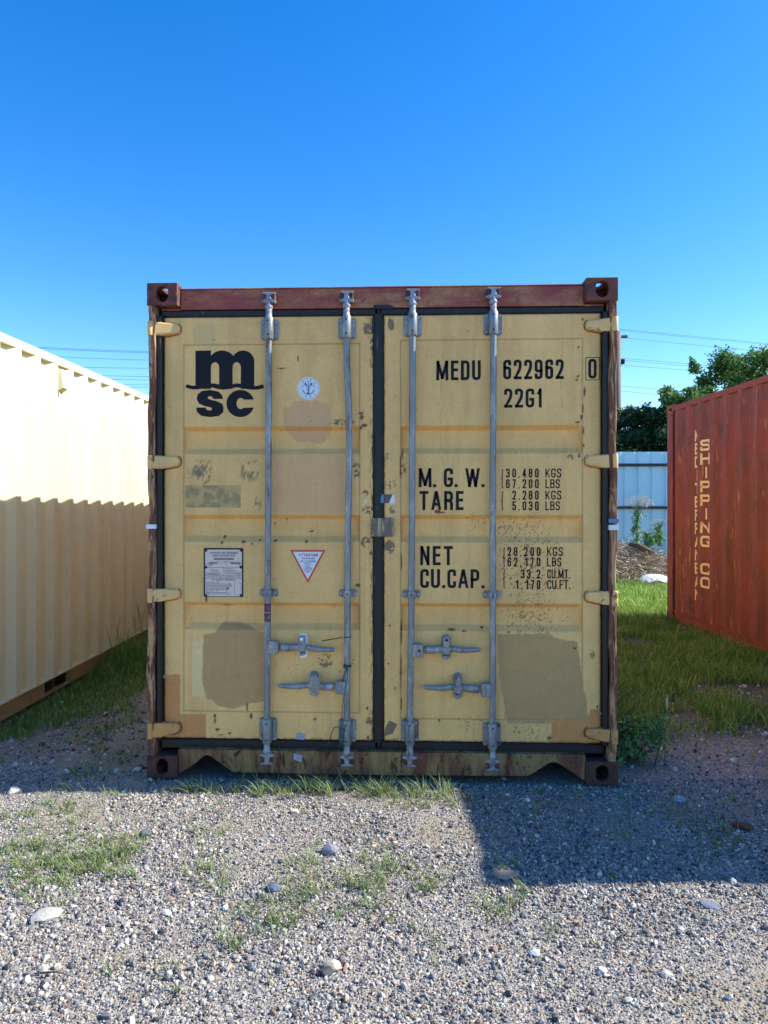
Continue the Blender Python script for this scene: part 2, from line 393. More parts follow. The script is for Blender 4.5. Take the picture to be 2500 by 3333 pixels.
def stroke(pts, closed, t, sub=None, caps=False):
    """strip geometry along a polyline in 2D -> verts, faces; sharp corners become overlapping butted strokes"""
    P = [Vector(p) for p in pts]; m = len(P)
    if not closed:
        cut = [i for i in range(1, m-1) if (P[i]-P[i-1]).normalized().dot((P[i+1]-P[i]).normalized()) < -.25]
        if cut:
            vs, fs = [], []; e = [0]+cut+[m-1]
            for a, b_ in zip(e[:-1], e[1:]):
                v2, f2 = stroke(pts[a:b_+1], False, t, sub, True); k = len(vs); vs += v2; fs += [tuple(i+k for i in f) for f in f2]
            return vs, fs
        if caps and m > 1:
            P[0] = P[0]-(P[1]-P[0]).normalized()*t*.5; P[-1] = P[-1]+(P[-1]-P[-2]).normalized()*t*.5
    L_, R_ = [], []
    for i in range(m):
        if closed or 0 < i < m-1:
            d1 = (P[i]-P[i-1]).normalized(); d2 = (P[(i+1) % m]-P[i]).normalized()
        elif i == 0: d1 = d2 = (P[1]-P[0]).normalized()
        else: d1 = d2 = (P[-1]-P[-2]).normalized()
        n1 = Vector((-d1.y, d1.x)); n2 = Vector((-d2.y, d2.x)); s_ = n1+n2
        if s_.length < 1e-4: s_ = n1.copy()
        s_.normalize(); k = 1/max(.5, s_.dot(n1))
        L_.append(P[i]+s_*k*t/2); R_.append(P[i]-s_*k*t/2)
    segs = [(i, (i+1) % m) for i in range(m if closed else m-1)]
    vs, fs = [], []
    for i, j in segs:
        nl, nw = 1, 1
        if sub: nl = max(1, int((P[j]-P[i]).length/sub)); nw = max(1, int(t/sub))
        b = len(vs)
        for a in range(nl+1):
            for c in range(nw+1):
                u = a/nl; q = c/nw
                vs.append((L_[i]*(1-u)+L_[j]*u)*(1-q)+(R_[i]*(1-u)+R_[j]*u)*q)
        for a in range(nl):
            for c in range(nw):
                k = b+a*(nw+1)+c; fs.append((k, k+1, k+nw+2, k+nw+1))
    return vs, fs
def text_mesh(s, W_, H_, place, tr=.5, thick=.155, sub=None, lift=.00012, stretch_sp=False, fixed=None):
    """text fitted to W_ x H_; place(u, v, layer) -> 3D"""
    t = thick*H_; sp = tr*.3*H_
    ws = [(G_[c][0] if c in G_ else .4)*H_ for c in s]
    if fixed: ws = [fixed*H_ if c.isdigit() else q for c, q in zip(s, ws)]
    tot = sum(ws)+sp*(len(s)-1); sx = W_/tot
    x = 0; vs, fs = [], []; layer = 0
    for c, wd in zip(s, ws):
        wd *= sx; g = G_.get(c)
        if g and g[1] == 'dot' or g and g[1] == 'comma':
            tt = t*1.05; y0 = 0 if g[1] == 'dot' else -t*.5
            q = [(x, 0), (x+tt, 0), (x+tt, tt), (x, tt)] if g[1] == 'dot' else [(x-tt*.1, y0), (x+tt*.4, y0), (x+tt, tt*.9), (x+tt*.2, tt*.9)]
            b = len(vs); vs += [place(a, v_, layer) for a, v_ in q]; fs.append((b, b+1, b+2, b+3)); layer += 1
        elif g and g[1]:
            for pts, closed in g[1]:
                tt = t if wd > 2.0*t or c in 'I1{' else wd*.42
                if c == '{': tt = t*.8
                pp = [(x+tt/2+px*max(wd-tt, 0), tt/2+py*(H_-tt), r) for px, py, r in pts]
                poly = fillet(pp, closed, min(.24*H_, wd*.52))
                v2, f2 = stroke(poly, closed, tt, sub, c != '{')
                v2 = [Vector((min(max(q.x, x), x+wd), min(max(q.y, 0), H_))) for q in v2]
                b = len(vs); vs += [place(q.x, q.y, layer) for q in v2]; fs += [tuple(i+b for i in f) for f in f2]; layer += 1
        x += wd+sp*sx
    return vs, fs
def obj_vf(name, vs, fs, mat, parent=None, label=None):
    me = bpy.data.meshes.new(name); me.from_pydata([tuple(v) for v in vs], [], fs); me.update(); me.materials.append(mat)
    o = link(name, me, parent)
    if label: o['label'] = label
    return o

DY = 0.055     # outer door face
def px_text(s, x0, x1, ytop, ybot, mat, parent, y=DY-.0016, name='lettering', label=None, **kw):
    a = at_y(x0, ybot, y); b = at_y(x1, ytop, y); c = at_y(x1, ybot, y)
    W_ = b.x-a.x; H_ = b.z-a.z; tilt = (c.z-a.z)/W_
    H_ = at_y(x0, ytop, y).z - a.z
    vs, fs = text_mesh(s, W_, H_, lambda u, v, l: (a.x+u, y-l*.00012, a.z+v), **kw)
    return obj_vf(name, vs, fs, mat, parent, label)

# ------------------------------------------------------------------ terrain
def T(x, y):
    x = np.asarray(x, float); y = np.asarray(y, float)
    near = np.exp(-((x/6)**2+((y+0)/8)**2))
    z = (fbm(x, y, 1.3, 3, 5)-.5)*.045*near + (fbm(x, y, .35, 3, 9)-.5)*.018*near
    z = z - .075*sstep(-1.35, -2.5, -0+x*1.0 if False else x)*0
    z = z - .035*sstep(1.35, 2.2, -x)*sstep(-.3, .8, y)*sstep(9, 6, y)
    z = z + .03*sstep(1.4, 2.2, x)*sstep(.2, 1.5, y)*sstep(9, 6, y)
    flat = sstep(1.6, 1.2, np.abs(x))*sstep(-.35, -.1, y)
    z = z*(1-flat) - .012*flat
    return z
def dirt_mask(x, y):
    d = sstep(.75, .2, np.abs(x+1.45+.25*(y-.4)))*sstep(-.4, .3, y)*.9      # worn strip beside the container
    d = np.maximum(d, .75*np.exp(-(((x-1.2)/.45)**2+((y+1.55)/.22)**2)))
    d = np.maximum(d, .6*np.exp(-(((x+1.3)/.5)**2+((y+.42)/.12)**2)))
    d = np.maximum(d, .55*np.exp(-(((x-.25)/.12)**2+((y+.6)/.4)**2)))
    d = np.maximum(d, .55*np.exp(-(((x-1.0)/.7)**2+((y+.5)/.25)**2)))
    d = np.maximum(d, .5*sstep(-1.05, -.6, y)*sstep(.2, -.1, y)*sstep(.42, .62, fbm(x, y, .45, 3, 66)))
    d = np.maximum(d, .35*sstep(.8, 1.6, y)*sstep(6, 5, y)*(x < 0))
    return d
def build_ground():
    def axis(lo, hi, step, far):
        a = np.arange(lo, hi+1e-6, step); e = []; s_ = step; v = hi
        while v < far: s_ *= 1.35; v += s_; e.append(v)
        e2 = []; s_ = step; v = lo
        while v > -far: s_ *= 1.35; v -= s_; e2.append(v)
        return np.concatenate([e2[::-1], a, e])
    xs = axis(-4.5, 4.5, .035, 900); ys = axis(-3.2, 6.0, .035, 900)
    X, Y = np.meshgrid(xs, ys); Z = T(X, Y)
    n, m = X.shape
    idx = np.arange(n*m).reshape(n, m)
    Fq = np.stack([idx[:-1,:-1], idx[:-1,1:], idx[1:,1:], idx[1:,:-1]], -1).reshape(-1, 4)
    g = np.maximum(sstep(4.9, 5.6, Y), sstep(12, 20, np.abs(X)))
    g = np.maximum(g, .7*sstep(1.4, 2.2, X)*sstep(.5, 1.0, Y))
    col = np.stack([dirt_mask(X, Y), g, 0*X], -1).reshape(-1, 3)
    me = np_mesh('ground', np.stack([X, Y, Z], -1).reshape(-1, 3), Fq, M['ground'], col, True)
    return tag(link('ground', me), 'grey gravel yard with worn dirt', None, kind='structure')
build_ground()

# ------------------------------------------------------------------ containers
PER = .278
def corr(s, per=PER):
    s = np.mod(s, per)/per*PER
    return np.where(s < .072, 0, np.where(s < .140, -(s-.072)/.068*.036, np.where(s < .210, -.036, -.036+(s-.210)/.068*.036)))
def corr_breaks(L0, L1, phase=0, per=PER):
    b = [L0]; k0 = int((L0-phase)/per)-1
    for k in range(k0, int((L1-phase)/per)+2):
        for q in (0, .072, .140, .210): 
            v = phase+k*per+q*per/PER
            if L0 < v < L1: b.append(v)
    b.append(L1); return sorted(b)

def casting(parent, cx, cy, z0, sx, sy, mat):
    """sx, sy: outward directions (+-1) of the corner; outer corner at (cx,cy)"""
    W_, D_, H_ = .162, .178, .118
    b = MB(); xc = cx-sx*W_/2; yc = cy-sy*D_/2; zc = z0+H_/2; top = z0 > 1
    # outward end face (normal y*sy)
    if sy < 0: b.holed_plate((xc, cy, zc), (1,0,0), (0,0,1), W_, H_, .064, .084, .02)
    else: b.holed_plate((xc, cy, zc), (-1,0,0), (0,0,1), W_, H_, .064, .084, .02)
    if sx > 0: b.holed_plate((cx-.0004, yc-sy*.0105, zc), (0,1,0), (0,0,1), D_-.021, H_-.001, .079, .051, .02)
    else: b.holed_plate((cx+.0004, yc-sy*.0105, zc), (0,-1,0), (0,0,1), D_-.021, H_-.001, .079, .051, .02)
    zt = z0+H_ if top else z0
    if top: b.holed_plate((xc-sx*.0108, yc-sy*.0106, zt-.0008), (1,0,0), (0,1,0), W_-.0215, D_-.0212, .064, .124, .02)
    else: b.holed_plate((xc-sx*.0108, yc-sy*.0106, zt+.0008), (-1,0,0), (0,1,0), W_-.0215, D_-.0212, .064, .124, .02)
    xi = cx-sx*W_; yi = cy-sy*D_
    b.box(min(xi+sx*.001, xi+sx*.012), max(xi+sx*.001, xi+sx*.012), min(cy-sy*.0212, yi+sy*.001), max(cy-sy*.0212, yi+sy*.001), z0+(.0015 if top else .022), z0+H_-(.022 if top else .0015))
    b.box(min(cx-sx*.021, xi+sx*.013), max(cx-sx*.021, xi+sx*.013), min(yi+sy*.0015, yi+sy*.012), max(yi+sy*.0015, yi+sy*.012), z0+(.0015 if top else .022), z0+H_-(.022 if top else .0015))
    zb = z0+.002 if top else z0+H_-.014
    b.box(min(cx-sx*.021, xi+sx*.013), max(cx-sx*.021, xi+sx*.013), min(cy-sy*.021, yi+sy*.013), max(cy-sy*.021, yi+sy*.013), zb, zb+.012)
    return b.build('corner_casting', mat, parent, bevel=.003)

def corr_wall(parent, side, L, mat, z0, z1, phase=0, x_out=1.213, per=PER):
    br = corr_breaks(.19, L-.16, phase, per); zs = np.linspace(z0, z1, 24)
    S = np.array(br); off = corr(S-phase, per)
    X = np.repeat((side*(x_out+off))[None,:], len(zs), 0); Y = np.repeat(S[None,:], len(zs), 0); Z = np.repeat(zs[:,None], len(S), 1)
    n, m = X.shape; idx = np.arange(n*m).reshape(n, m)
    Fq = np.stack([idx[:-1,:-1], idx[:-1,1:], idx[1:,1:], idx[1:,:-1]], -1).reshape(-1, 4)
    me = np_mesh('side_wall', np.stack([X,Y,Z],-1).reshape(-1,3), Fq, mat)
    o = link('side_wall', me, parent)
    so_ = o.modifiers.new('thick', 'SOLIDIFY'); so_.thickness = .003; so_.offset = 0
    return o

def container_shell(parent, L, mats, phase=0, per=PER, pockets=None):
    """castings, posts, rails, walls, roof, far end, floor. local: door end y=0, base z=0"""
    cast, post, rail, brail, wall, roof = mats
    for sx in (-1, 1):
        for z0 in (0, 2.591-.118):
            casting(parent, sx*1.219, 0, z0, sx, -1, cast[0 if z0 < 1 else 1])
            casting(parent, sx*1.219, L, z0, sx, 1, cast[0 if z0 < 1 else 1])
        b = MB(); b.box(min(sx*1.216, sx*1.15), max(sx*1.216, sx*1.15), L-.155, L-.004, .118, 2.473); b.build('corner_post', wall if cast[0] is not M['casting'] else post, parent, bevel=.004)
        b = MB(); b.box(min(sx*1.217, sx*1.157), max(sx*1.217, sx*1.157), .178, L-.178, 2.515, 2.574); b.build('top_rail', rail, parent, bevel=.003)
        b = MB(); segs = [(.179, L-.179)]
        if pockets: q0, q1 = pockets; segs = [(.179, q0), (q1, L-2.2), (L-1.9, L-.179)]
        for a_, c_ in segs: b.box(min(sx*1.200, sx*1.17), max(sx*1.200, sx*1.17), a_, c_, .045, .158)
        if pockets: b.box(min(sx*1.200, sx*1.17), max(sx*1.200, sx*1.17), q0, q1, .045, .060)
        b.build('bottom_rail', brail, parent)
        b = MB(); b.box(min(sx*1.2165, sx*1.165), max(sx*1.2165, sx*1.165), .179, L-.179, .158, .168); b.build('rail_flange', rail, parent)
        corr_wall(parent, sx, L, wall, .167, 2.518, phase, per=per)
    # far end wall, corrugated
    S = np.array([v for v in np.arange(-1.15, 1.151, .0575)]); off = corr((S+1.15)*1.1)
    zs = np.array([.15, 2.5]); b = MB(); vs = []
    for z in zs:
        for s_, o_ in zip(S, off): vs.append((s_, L-.02+o_, z))
    m = len(S); fs = [(i, i+1, m+i+1, m+i) for i in range(m-1)]; b.add(vs, fs); b.box(-1.057, 1.057, L-.1, L-.005, .03, .155); b.box(-1.057, 1.057, L-.1, L-.005, 2.5, 2.575)
    b.build('end_wall', wall, parent)
    # roof with shallow corrugation
    b = MB(); vs = []; ys = np.arange(.12, L-.1, .1)
    for i, y in enumerate(ys):
        z = 2.573 if i % 2 else 2.563
        vs += [(-1.15, y, z), (1.15, y, z)]
    b.add(vs, [(2*i, 2*i+1, 2*i+3, 2*i+2) for i in range(len(ys)-1)]); b.build('roof', roof, parent)
    b = MB(); b.box(-1.17, 1.17, .08, L-.08, .145, .17)
    for y in np.arange(.35, L-.2, .3): b.box(-1.17, 1.17, y, y+.045, .035, .1445)
    b.build('floor_frame', M['dark_under'], parent)

# ================================================================= the beige container
LBOX = 6.058
C1 = empty('shipping_container'); tag(C1, 'weathered beige shipping container with closed doors and black lettering, facing the camera', 'shipping container')
container_shell(C1, LBOX, ((M['casting'], M['casting_top']), M['post'], M['header'], M['sill'], M['beige'], M['roofm']))

# front posts: rusty outer lip, recessed inner face
for sx in (-1, 1):
    b = MB()
    a, c = sx*1.214, sx*1.176
    zs = np.linspace(.118, 2.473, 40); vs = []; n0 = 0
    pr = [(a, .004), (a, .16), (c, .16), (c, .004)]
    for k, z in enumerate(zs):
        wv = .0035*math.sin(z*7+sx)+.003*math.sin(z*19)
        if z < .75 and sx < 0: wv -= .010*math.sin((z-.118)/.63*math.pi)
        for x, y in pr: vs.append((x + wv*(-sx)*(1 if y < .1 else .2), y + .003*math.sin(z*31+x*9), z))
    m = len(pr); fs = []
    for k in range(len(zs)-1):
        for i in range(m): 
            j = (i+1) % m; q = (k*m+i, k*m+j, (k+1)*m+j, (k+1)*m+i); fs.append(q if sx > 0 else q[::-1])
    b.add(vs, fs, False); o = b.build('corner_post', M['post'], C1, bevel=.006)
    b = MB(); b.box(min(c-sx*.002, sx*1.165), max(c-sx*.002, sx*1.165), .102, .16, .118, 2.473)
    b.build('post_flange', M['post_inner'], C1)

# header and sill
zt0 = at_y(1250, 1000, .05).z
b = MB(); b.box(-1.057, 1.057, .050, .16, 2.462, 2.566); b.box(-1.164, -1.057, .058, .16, 2.46, 2.4725); b.box(1.057, 1.164, .058, .16, 2.46, 2.4725)
b.box(-1.057, 1.057, .046, .16, 2.5665, 2.574); b.build('door_header', M['header'], C1, bevel=.004)
def Z(py, y=.03, px=1250): return at_y(px, py, y).z
def Xp(px, y=.03): return at_y(px, HY, y).x
sy0 = .012
P_ = lambda px, py: (at_y(px, py, sy0).x, at_y(px, py, sy0).z)
top_l, top_r = .150, .150
prof = [(-1.057, .148), (-1.057, .02), P_(597, 2512), P_(630, 2490), P_(661, 2463), P_(672, 2459), P_(684, 2461), P_(700, 2473), P_(758, 2514), P_(1000, 2520), P_(1250, 2524), P_(1500, 2526), P_(1719, 2527),
        P_(1745, 2512), P_(1782, 2488), P_(1795, 2482), P_(1810, 2482), P_(1822, 2488), P_(1860, 2512), P_(1900, 2541), (1.057, .02), (1.057, .148)]
b = MB(); b.prism_xz(prof, sy0, .10); o = b.build('door_sill', M['sill'], C1, bevel=.004)
b = MB(); b.box(-1.2, 1.2, .10, .155, .149, .19); b.box(-1.057, 1.057, .1005, .106, .03, .148) if False else None
b.build('sill_back', M['sill'], C1)

# ---------- doors (dense painted leaf)
def polymask(U, V, poly, soft=6, rough=10, seed=1):
    """signed mask of a polygon in reference coordinates with an uneven edge"""
    U2 = U+(fbm(U, V, 40, 4, seed)-.5)*rough*2; V2 = V+(fbm(U, V, 40, 4, seed+50)-.5)*rough*2
    ins = np.zeros(U.shape, bool); n = len(poly)
    for i in range(n):
        x1, y1 = poly[i]; x2, y2 = poly[(i+1) % n]
        c = ((y1 > V2) != (y2 > V2)) & (U2 < (x2-x1)*(V2-y1)/((y2-y1) if y2 != y1 else 1e-9)+x1)
        ins ^= c
    return ins.astype(float)
r1 = lambda pts: [(450+x*.4822, 880+y*.4822) for x, y in pts]
r2 = lambda pts: [(1230+x*.4822, 880+y*.4822) for x, y in pts]
r4 = lambda pts: [(1230+x*.4822, 1500+y*.4822) for x, y in pts]
r5 = lambda pts: [(450+x*.4822, 2000+y*.4822) for x, y in pts]
r6 = lambda pts: [(1230+x*.4822, 2000+y*.4822) for x, y in pts]
def rect(a, b_, c, d): return [(a, c), (b_, c), (b_, d), (a, d)]
TAN = np.array(lin(212,166,116)); OLIVE = np.array(lin(184,146,94)); ORANGE = np.array(lin(206,140,78)); BASE = np.array(C_BEIGE)
LIGHT = np.array(lin(232,200,140)); SCUFF = np.array(lin(104,92,70)); RST = np.array(lin(112,52,26)); DKL = np.array(lin(92,74,48))
RIBS = [((1386,1400),(1466,1477)), ((1676,1688),(1753,1765)), ((1963,1974),(2041,2053))]
def door(side):
    if side < 0: x0, x1, rx0, rx1 = Xp(533, DY), Xp(1214, DY), Xp(598, DY), Xp(1170, DY)
    else: x0, x1, rx0, rx1 = Xp(1250, DY), Xp(1957, DY), Xp(1305, DY), Xp(1896, DY)
    z0 = Z(2412, DY); z1 = Z(1026, DY)
    st = .0042
    xs = np.linspace(x0, x1, int((x1-x0)/st)); zs = np.linspace(z0, z1, int((z1-z0)/st))
    X, Zz = np.meshgrid(xs, zs)
    # reference coordinates of every vertex (for laying out the paint marks)
    relx = X-CAM.x; rely = DY-CAM.y
    dep = -relx*math.sin(YAW)+rely*math.cos(YAW); lat = relx*math.cos(YAW)+rely*math.sin(YAW)
    U = CX+F*lat/dep; V = HY-F*(Zz-CAM.z)/dep
    D = np.zeros_like(X)
    for (a, a2), (c2, c) in RIBS:
        za, zb = Z(a, DY), Z(c, DY); sl_ = .022
        tx = np.clip(np.minimum(X-rx0, rx1-X)/.014, 0, 1)
        tz = np.clip(np.minimum((za-Zz)/sl_, (Zz-zb)/.030), 0, 1)
        D = np.maximum(D, .042*np.minimum(tx, tz))
    ly, by = (1117, 2322) if side < 0 else (1108, 2338)
    def line(coord, at, wd): return np.exp(-((coord-at)/wd)**2)
    zl, zl2 = Z(ly, DY), Z(by, DY)
    inx = (X > rx0-.004) & (X < rx1+.004); inz = (Zz < zl+.004) & (Zz > zl2-.004)
    seam = np.maximum(np.maximum(line(Zz, zl, .0032)*inx, line(Zz, zl2, .0032)*inx), np.maximum(line(X, rx0, .0032), line(X, rx1, .0032))*inz)
    D = D+.0028*seam
    D = np.maximum(D+(fbm(X, Zz, .25, 3, 3+side)-.5)*.0022+(fbm(X, Zz, .7, 2, 13+side)-.5)*.004, -.0008)
    # rolled outer edge
    e = np.minimum(np.minimum(X-x0, x1-X), np.minimum(Zz-z0, z1-Zz)); D = D+.008*np.clip(1-e/.009, 0, 1)**2
    C = np.repeat(BASE[None,None,:], X.shape[0], 0).repeat(X.shape[1], 1)
    mot = fbm(X, Zz, .35, 5, 21+side); C = C*(1+(mot-.5)[...,None]*.22)
    st_ = fbm(X*9, Zz, .5, 4, 31+side); C = C*(1-.10*sstep(.52, .75, st_)[...,None])
    def put(mask, colr, a=1.0):
        nonlocal C
        k = (mask*a)[...,None]; C = C*(1-k)+colr*k
    fine = fbm(U, V, 9, 3, 77); fine2 = fbm(U, V, 4, 2, 78); vst = fbm(U*3.0, V*.5, 9, 4, 79)
    put(seam, DKL, .55)
    if side < 0:
        put(polymask(U, V, r1([(985,925),(1035,925),(1035,900),(1075,885),(1200,878),(1290,905),(1300,1040),(1290,1110),(1230,1155),(1150,1162),(1060,1145),(1010,1095),(985,1040)]), rough=6, seed=2), TAN, .92)
        put(polymask(U, V, rect(893,1118,1478,1673), rough=3, seed=3), TAN, .7)
        put(polymask(U, V, rect(630,700,1050,1120), rough=5, seed=4), np.array(lin(186,165,116)), .35)
        put(polymask(U, V, r5([(360,190),(440,150),(440,560),(360,560)]), rough=3, seed=5), LIGHT, .75)
        put(polymask(U, V, r5([(440,140),(520,125),(560,60),(660,55),(720,70),(850,120),(850,590),(760,600),(640,640),(540,620),(500,585),(455,570),(430,430),(440,250)]), rough=5, seed=6), OLIVE, .95)
        put(polymask(U, V, rect(530,586,2196,2420), rough=2, seed=7), ORANGE, .97); put(polymask(U, V, rect(586,670,2324,2420), rough=2, seed=8), ORANGE, .97)
        g = polymask(U, V, rect(602,784,1580,1652), rough=1, seed=9); put(g*sstep(.35, .62, fbm(U, V, 16, 4, 90)), SCUFF, .6); put(g, np.array(lin(150,134,94)), .5)
        for bx, sd in ((rect(612,692,1492,1565), 91), (rect(775,852,1490,1570), 92), (rect(818,852,1615,1665), 93), (rect(640,700,1490,1600), 96)):
            u0, v0 = (bx[0][0]+bx[1][0])/2, (bx[0][1]+bx[2][1])/2; ru, rv = (bx[1][0]-bx[0][0])/2, (bx[2][1]-bx[0][1])/2
            fall = np.clip(1.2-((U-u0)/ru)**2-((V-v0)/rv)**2, 0, 1)
            put(sstep(.50, .60, fbm(U*1.6+V*.3, V*.7, 14, 4, sd))*fall, SCUFF, .8)
        for (cu, cv, ru, rv, sd) in ((1198,1065,16,34,94), (1213,1120,9,26,95), (1160,1530,14,26,97), (1198,1660,20,14,98), (1190,1765,16,18,99), (1214,1750,9,24,100), (1190,1605,10,10,101), (1115,1374,40,10,102), (1202,2350,12,16,103), (1060,2150,26,22,105)):
            fall = np.clip(1.25-((U-cu)/ru)**2-((V-cv)/rv)**2, 0, 1)
            put(sstep(.46, .55, fbm(U, V, 7, 3, sd))*(fall > .1)*np.minimum(1, fall*2), SCUFF*.8, .85)
        rustpts = [(1176,1345,10,3),(1178,1358,6,8),(1186,1384,9,5),(1175,1392,4,6),(726,1748,5,4),(792,1764,7,4),(722,1766,4,4),(897,1760,5,4),(845,1758,3,3),(997,1762,4,5),(820,1770,3,2),(708,2374,7,4),(748,2386,5,3),(720,2392,10,1.5),(699,2330,4,6),(700,2345,3,8),(818,2330,4,10),(805,2300,2,14),(1206,1800,4,5),(1165,1905,8,5),(672,1950,3,10),(970,1166,1.5,10),(916,1199,14,1.5),(1010,1730,8,2),(735,1972,18,1.5),(890,1705,3,2),(930,1690,3,2),(1196,2305,3,5),(1198,2400,5,6),(1025,2340,4,4)]
    else:
        put(polymask(U, V, r6([(805,130),(1150,132),(1180,160),(1350,185),(1365,330),(1400,560),(1425,690),(1380,705),(1200,715),(1150,730),(870,730),(860,640),(820,420)]), rough=5, seed=16), OLIVE, .95)
        put(polymask(U, V, r6([(870,690),(1160,700),(1165,740),(870,740)]), rough=4, seed=18), OLIVE, .6)
        put(polymask(U, V, r6([(1170,716),(1375,705),(1425,690),(1440,640),(1500,636),(1500,900),(1170,900)]), rough=4, seed=17), ORANGE, .97)
        # fine specks
        for (cu, cv, ru, rv, dens) in ((1730,1850,120,130,.62), (1740,2010,120,60,.62), (1690,1720,110,45,.66), (1740,2375,90,40,.67), (1560,1700,50,40,.71), (1560,2350,90,40,.73)):
            fall = np.clip(1-((U-cu)/ru)**2-((V-cv)/rv)**2, 0, 1)
            put(sstep(dens-.02+.12*(1-fall), dens+.05+.12*(1-fall), fbm(U*1.7+V*.6, V*1.2, 7, 2, 57+int(cu)))*(fall > 0), np.array(lin(122,84,48)), .75)
        for (cu, cv, ru, rv, sd) in ((1272,1055,10,22,110), (1313,1530,10,22,111), (1262,1485,6,10,112), (1280,1660,14,14,113), (1268,1780,18,22,114), (1860,1487,14,9,115), (1289,2405,9,5,117), (1929,2130,8,16,118)):
            fall = np.clip(1.25-((U-cu)/ru)**2-((V-cv)/rv)**2, 0, 1)
            put(sstep(.36, .5, fbm(U, V, 7, 3, sd))*np.minimum(1, fall*2), SCUFF*.9, .8)
        # thin long run marks
        for (cu, va, vb, sd) in ((1436,1150,1640,1), (1436,1680,1780,2), (1830,1060,1330,3), (1520,2150,2330,4), (1540,2340,2410,5), (1515,2340,2405,6), (1640,2180,2400,7)):
            cc = cu+3*np.sin(V/60+sd); put(np.exp(-((U-cc)/1.6)**2)*((V > va) & (V < vb))*sstep(.3, .5, vnoise(V/14, V*0, sd)), np.array(lin(168,124,70)), .5)
        rustpts = [(1903,1275,3,18),(1897,1330,3,14),(1880,1374,9,2.5),(1893,1358,4,8),(1900,1400,2,12),(1881,1225,4,3),(1883,1130,4,2),(1877,1236,4,3),(1896,1040,3,4),(1432,1668,18,3),(1425,1664,9,4),(1470,2050,14,2.5),(1510,2054,8,2),(1570,2045,4,3),(1304,1520,2,40),(1306,1830,2,30),(1306,2060,3,40),(1305,2180,2,60),(1306,2290,2,24),(1265,2160,2,3),(1286,2240,2,3),(1268,2036,3,2),(1885,1483,2.5,8),(1945,2302,3,6),(1430,2345,3,4),(1310,1480,2,20),(1870,2110,5,3),(1787,2402,4,6),(1900,1450,2,6),(1655,2058,4,2)]
    for i, (cu, cv, ru, rv) in enumerate(rustpts):
        nz = (vnoise(U/2.5, V/2.5, i+300)-.5)*.9
        put(np.clip((1.1-(((U-cu)/(ru+1))**2+((V-cv)/(rv+1))**2)+nz)*2, 0, 1), RST*(0.55+.7*vnoise(U/3, V/3, i)[...,None]) if False else RST*.7, .9)
        run = np.exp(-((U-cu)/2.2)**2)*sstep(0, 3, V-cv)*np.clip(1-(V-cv)/(16+ru*2), 0, 1); put(run, np.array(lin(176,112,64)), .45)
    # random little specks everywhere
    sp = vnoise(U/3.2, V/3.2, 401+side)*vnoise(U/23, V/23, 402+side); put(sstep(.80, .86, sp), RST*.8, .8)
    # grime at edges
    eg = np.clip(1-np.minimum(X-x0, x1-X)/.012, 0, 1)*sstep(.45, .6, vst); put(eg, DKL*.7, .6)
    if side < 0:
        eg = np.clip(1-(x1-X)/.03, 0, 1)*sstep(.52, .6, vst); put(eg, SCUFF*.6, .7)
    bt = np.clip(1-(Zz-z0)/.016, 0, 1)*sstep(.4, .55, fine); put(bt, DKL*.5, .7)
    n, m = X.shape; idx = np.arange(n*m).reshape(n, m)
    Fq = np.stack([idx[:-1,:-1], idx[:-1,1:], idx[1:,1:], idx[1:,:-1]], -1).reshape(-1, 4)
    C = C*(1+(fbm(U, V, 5, 3, 501)-.5)[...,None]*.18+(fbm(U*.6, V*1.2, 30, 4, 502)-.5)[...,None]*.12+(fbm(U*2.5, V*.25, 22, 4, 503)-.5)[...,None]*.08)
    me = np_mesh('door', np.stack([X, DY+D, Zz], -1).reshape(-1, 3), Fq, M['door'], np.clip(C, 0, 1).reshape(-1, 3), True)
    o = link('door', me, C1); return o, (x0, x1, z0, z1)
doorL, eL = door(-1); doorR, eR = door(1)
doorL['label'] = 'left door leaf with olive and orange touch-up patches'; doorR['label'] = 'right door leaf with container numbers and weights'
# door returns (thickness) and gaskets
def gasket(parent, boxes, label=None):
    b = MB()
    for bx in boxes: b.rbox(*bx, b=.006)
    o = b.build('gasket', M['rubber'], parent); return o
def frame_edges(parent, e):
    x0, x1, z0, z1 = e; b = MB()
    b.box(x0+.001, x1-.001, DY+.050, DY+.060, z0+.001, z1-.001); return b.build('door_core', M['beige'], parent)
frame_edges(doorL, eL); frame_edges(doorR, eR)
gz0, gz1 = .150, 2.460
gy = DY-.004
gasket(doorL, [(-1.163, Xp(1232), gy, gy+.05, eL[3]+.001, gz1-.001), (-1.163, Xp(1232), gy, gy+.05, gz0-.012, eL[2]-.001), (-1.1755, eL[0]-.001, .018, .10, eL[2], eL[3]), (eL[1]+.001, Xp(1232), gy+.002, gy+.05, eL[2], eL[3])])
gasket(doorR, [(Xp(1233), 1.163, gy, gy+.05, eR[3]+.001, gz1-.001), (Xp(1233), 1.163, gy, gy+.05, gz0-.012, eR[2]-.001), (eR[1]+.001, 1.1755, .018, .10, eR[2], eR[3]), (Xp(1233), eR[0]-.001, gy+.004, gy+.05, eR[2], eR[3])])
# overlap flap over header and meeting strip
b = MB(); b.prism_xz([(Xp(1216), Z(1003)), (Xp(1216), Z(990)), (Xp(1270), Z(990)), (Xp(1282), Z(999)), (Xp(1282), Z(1003))], .040, .049); b.build('gasket_flap', M['rubber'], doorR)
b = MB(); b.rbox(Xp(1219), Xp(1243), DY-.004, DY+.005, Z(2440), Z(996), b=.003); b.box(Xp(1213), Xp(1219), DY-.002, DY+.004, Z(1488), Z(1410)); b.box(Xp(1211), Xp(1219), DY-.002, DY+.004, Z(1080), Z(1030)); b.build('meeting_strip', M['rubber'], doorR)
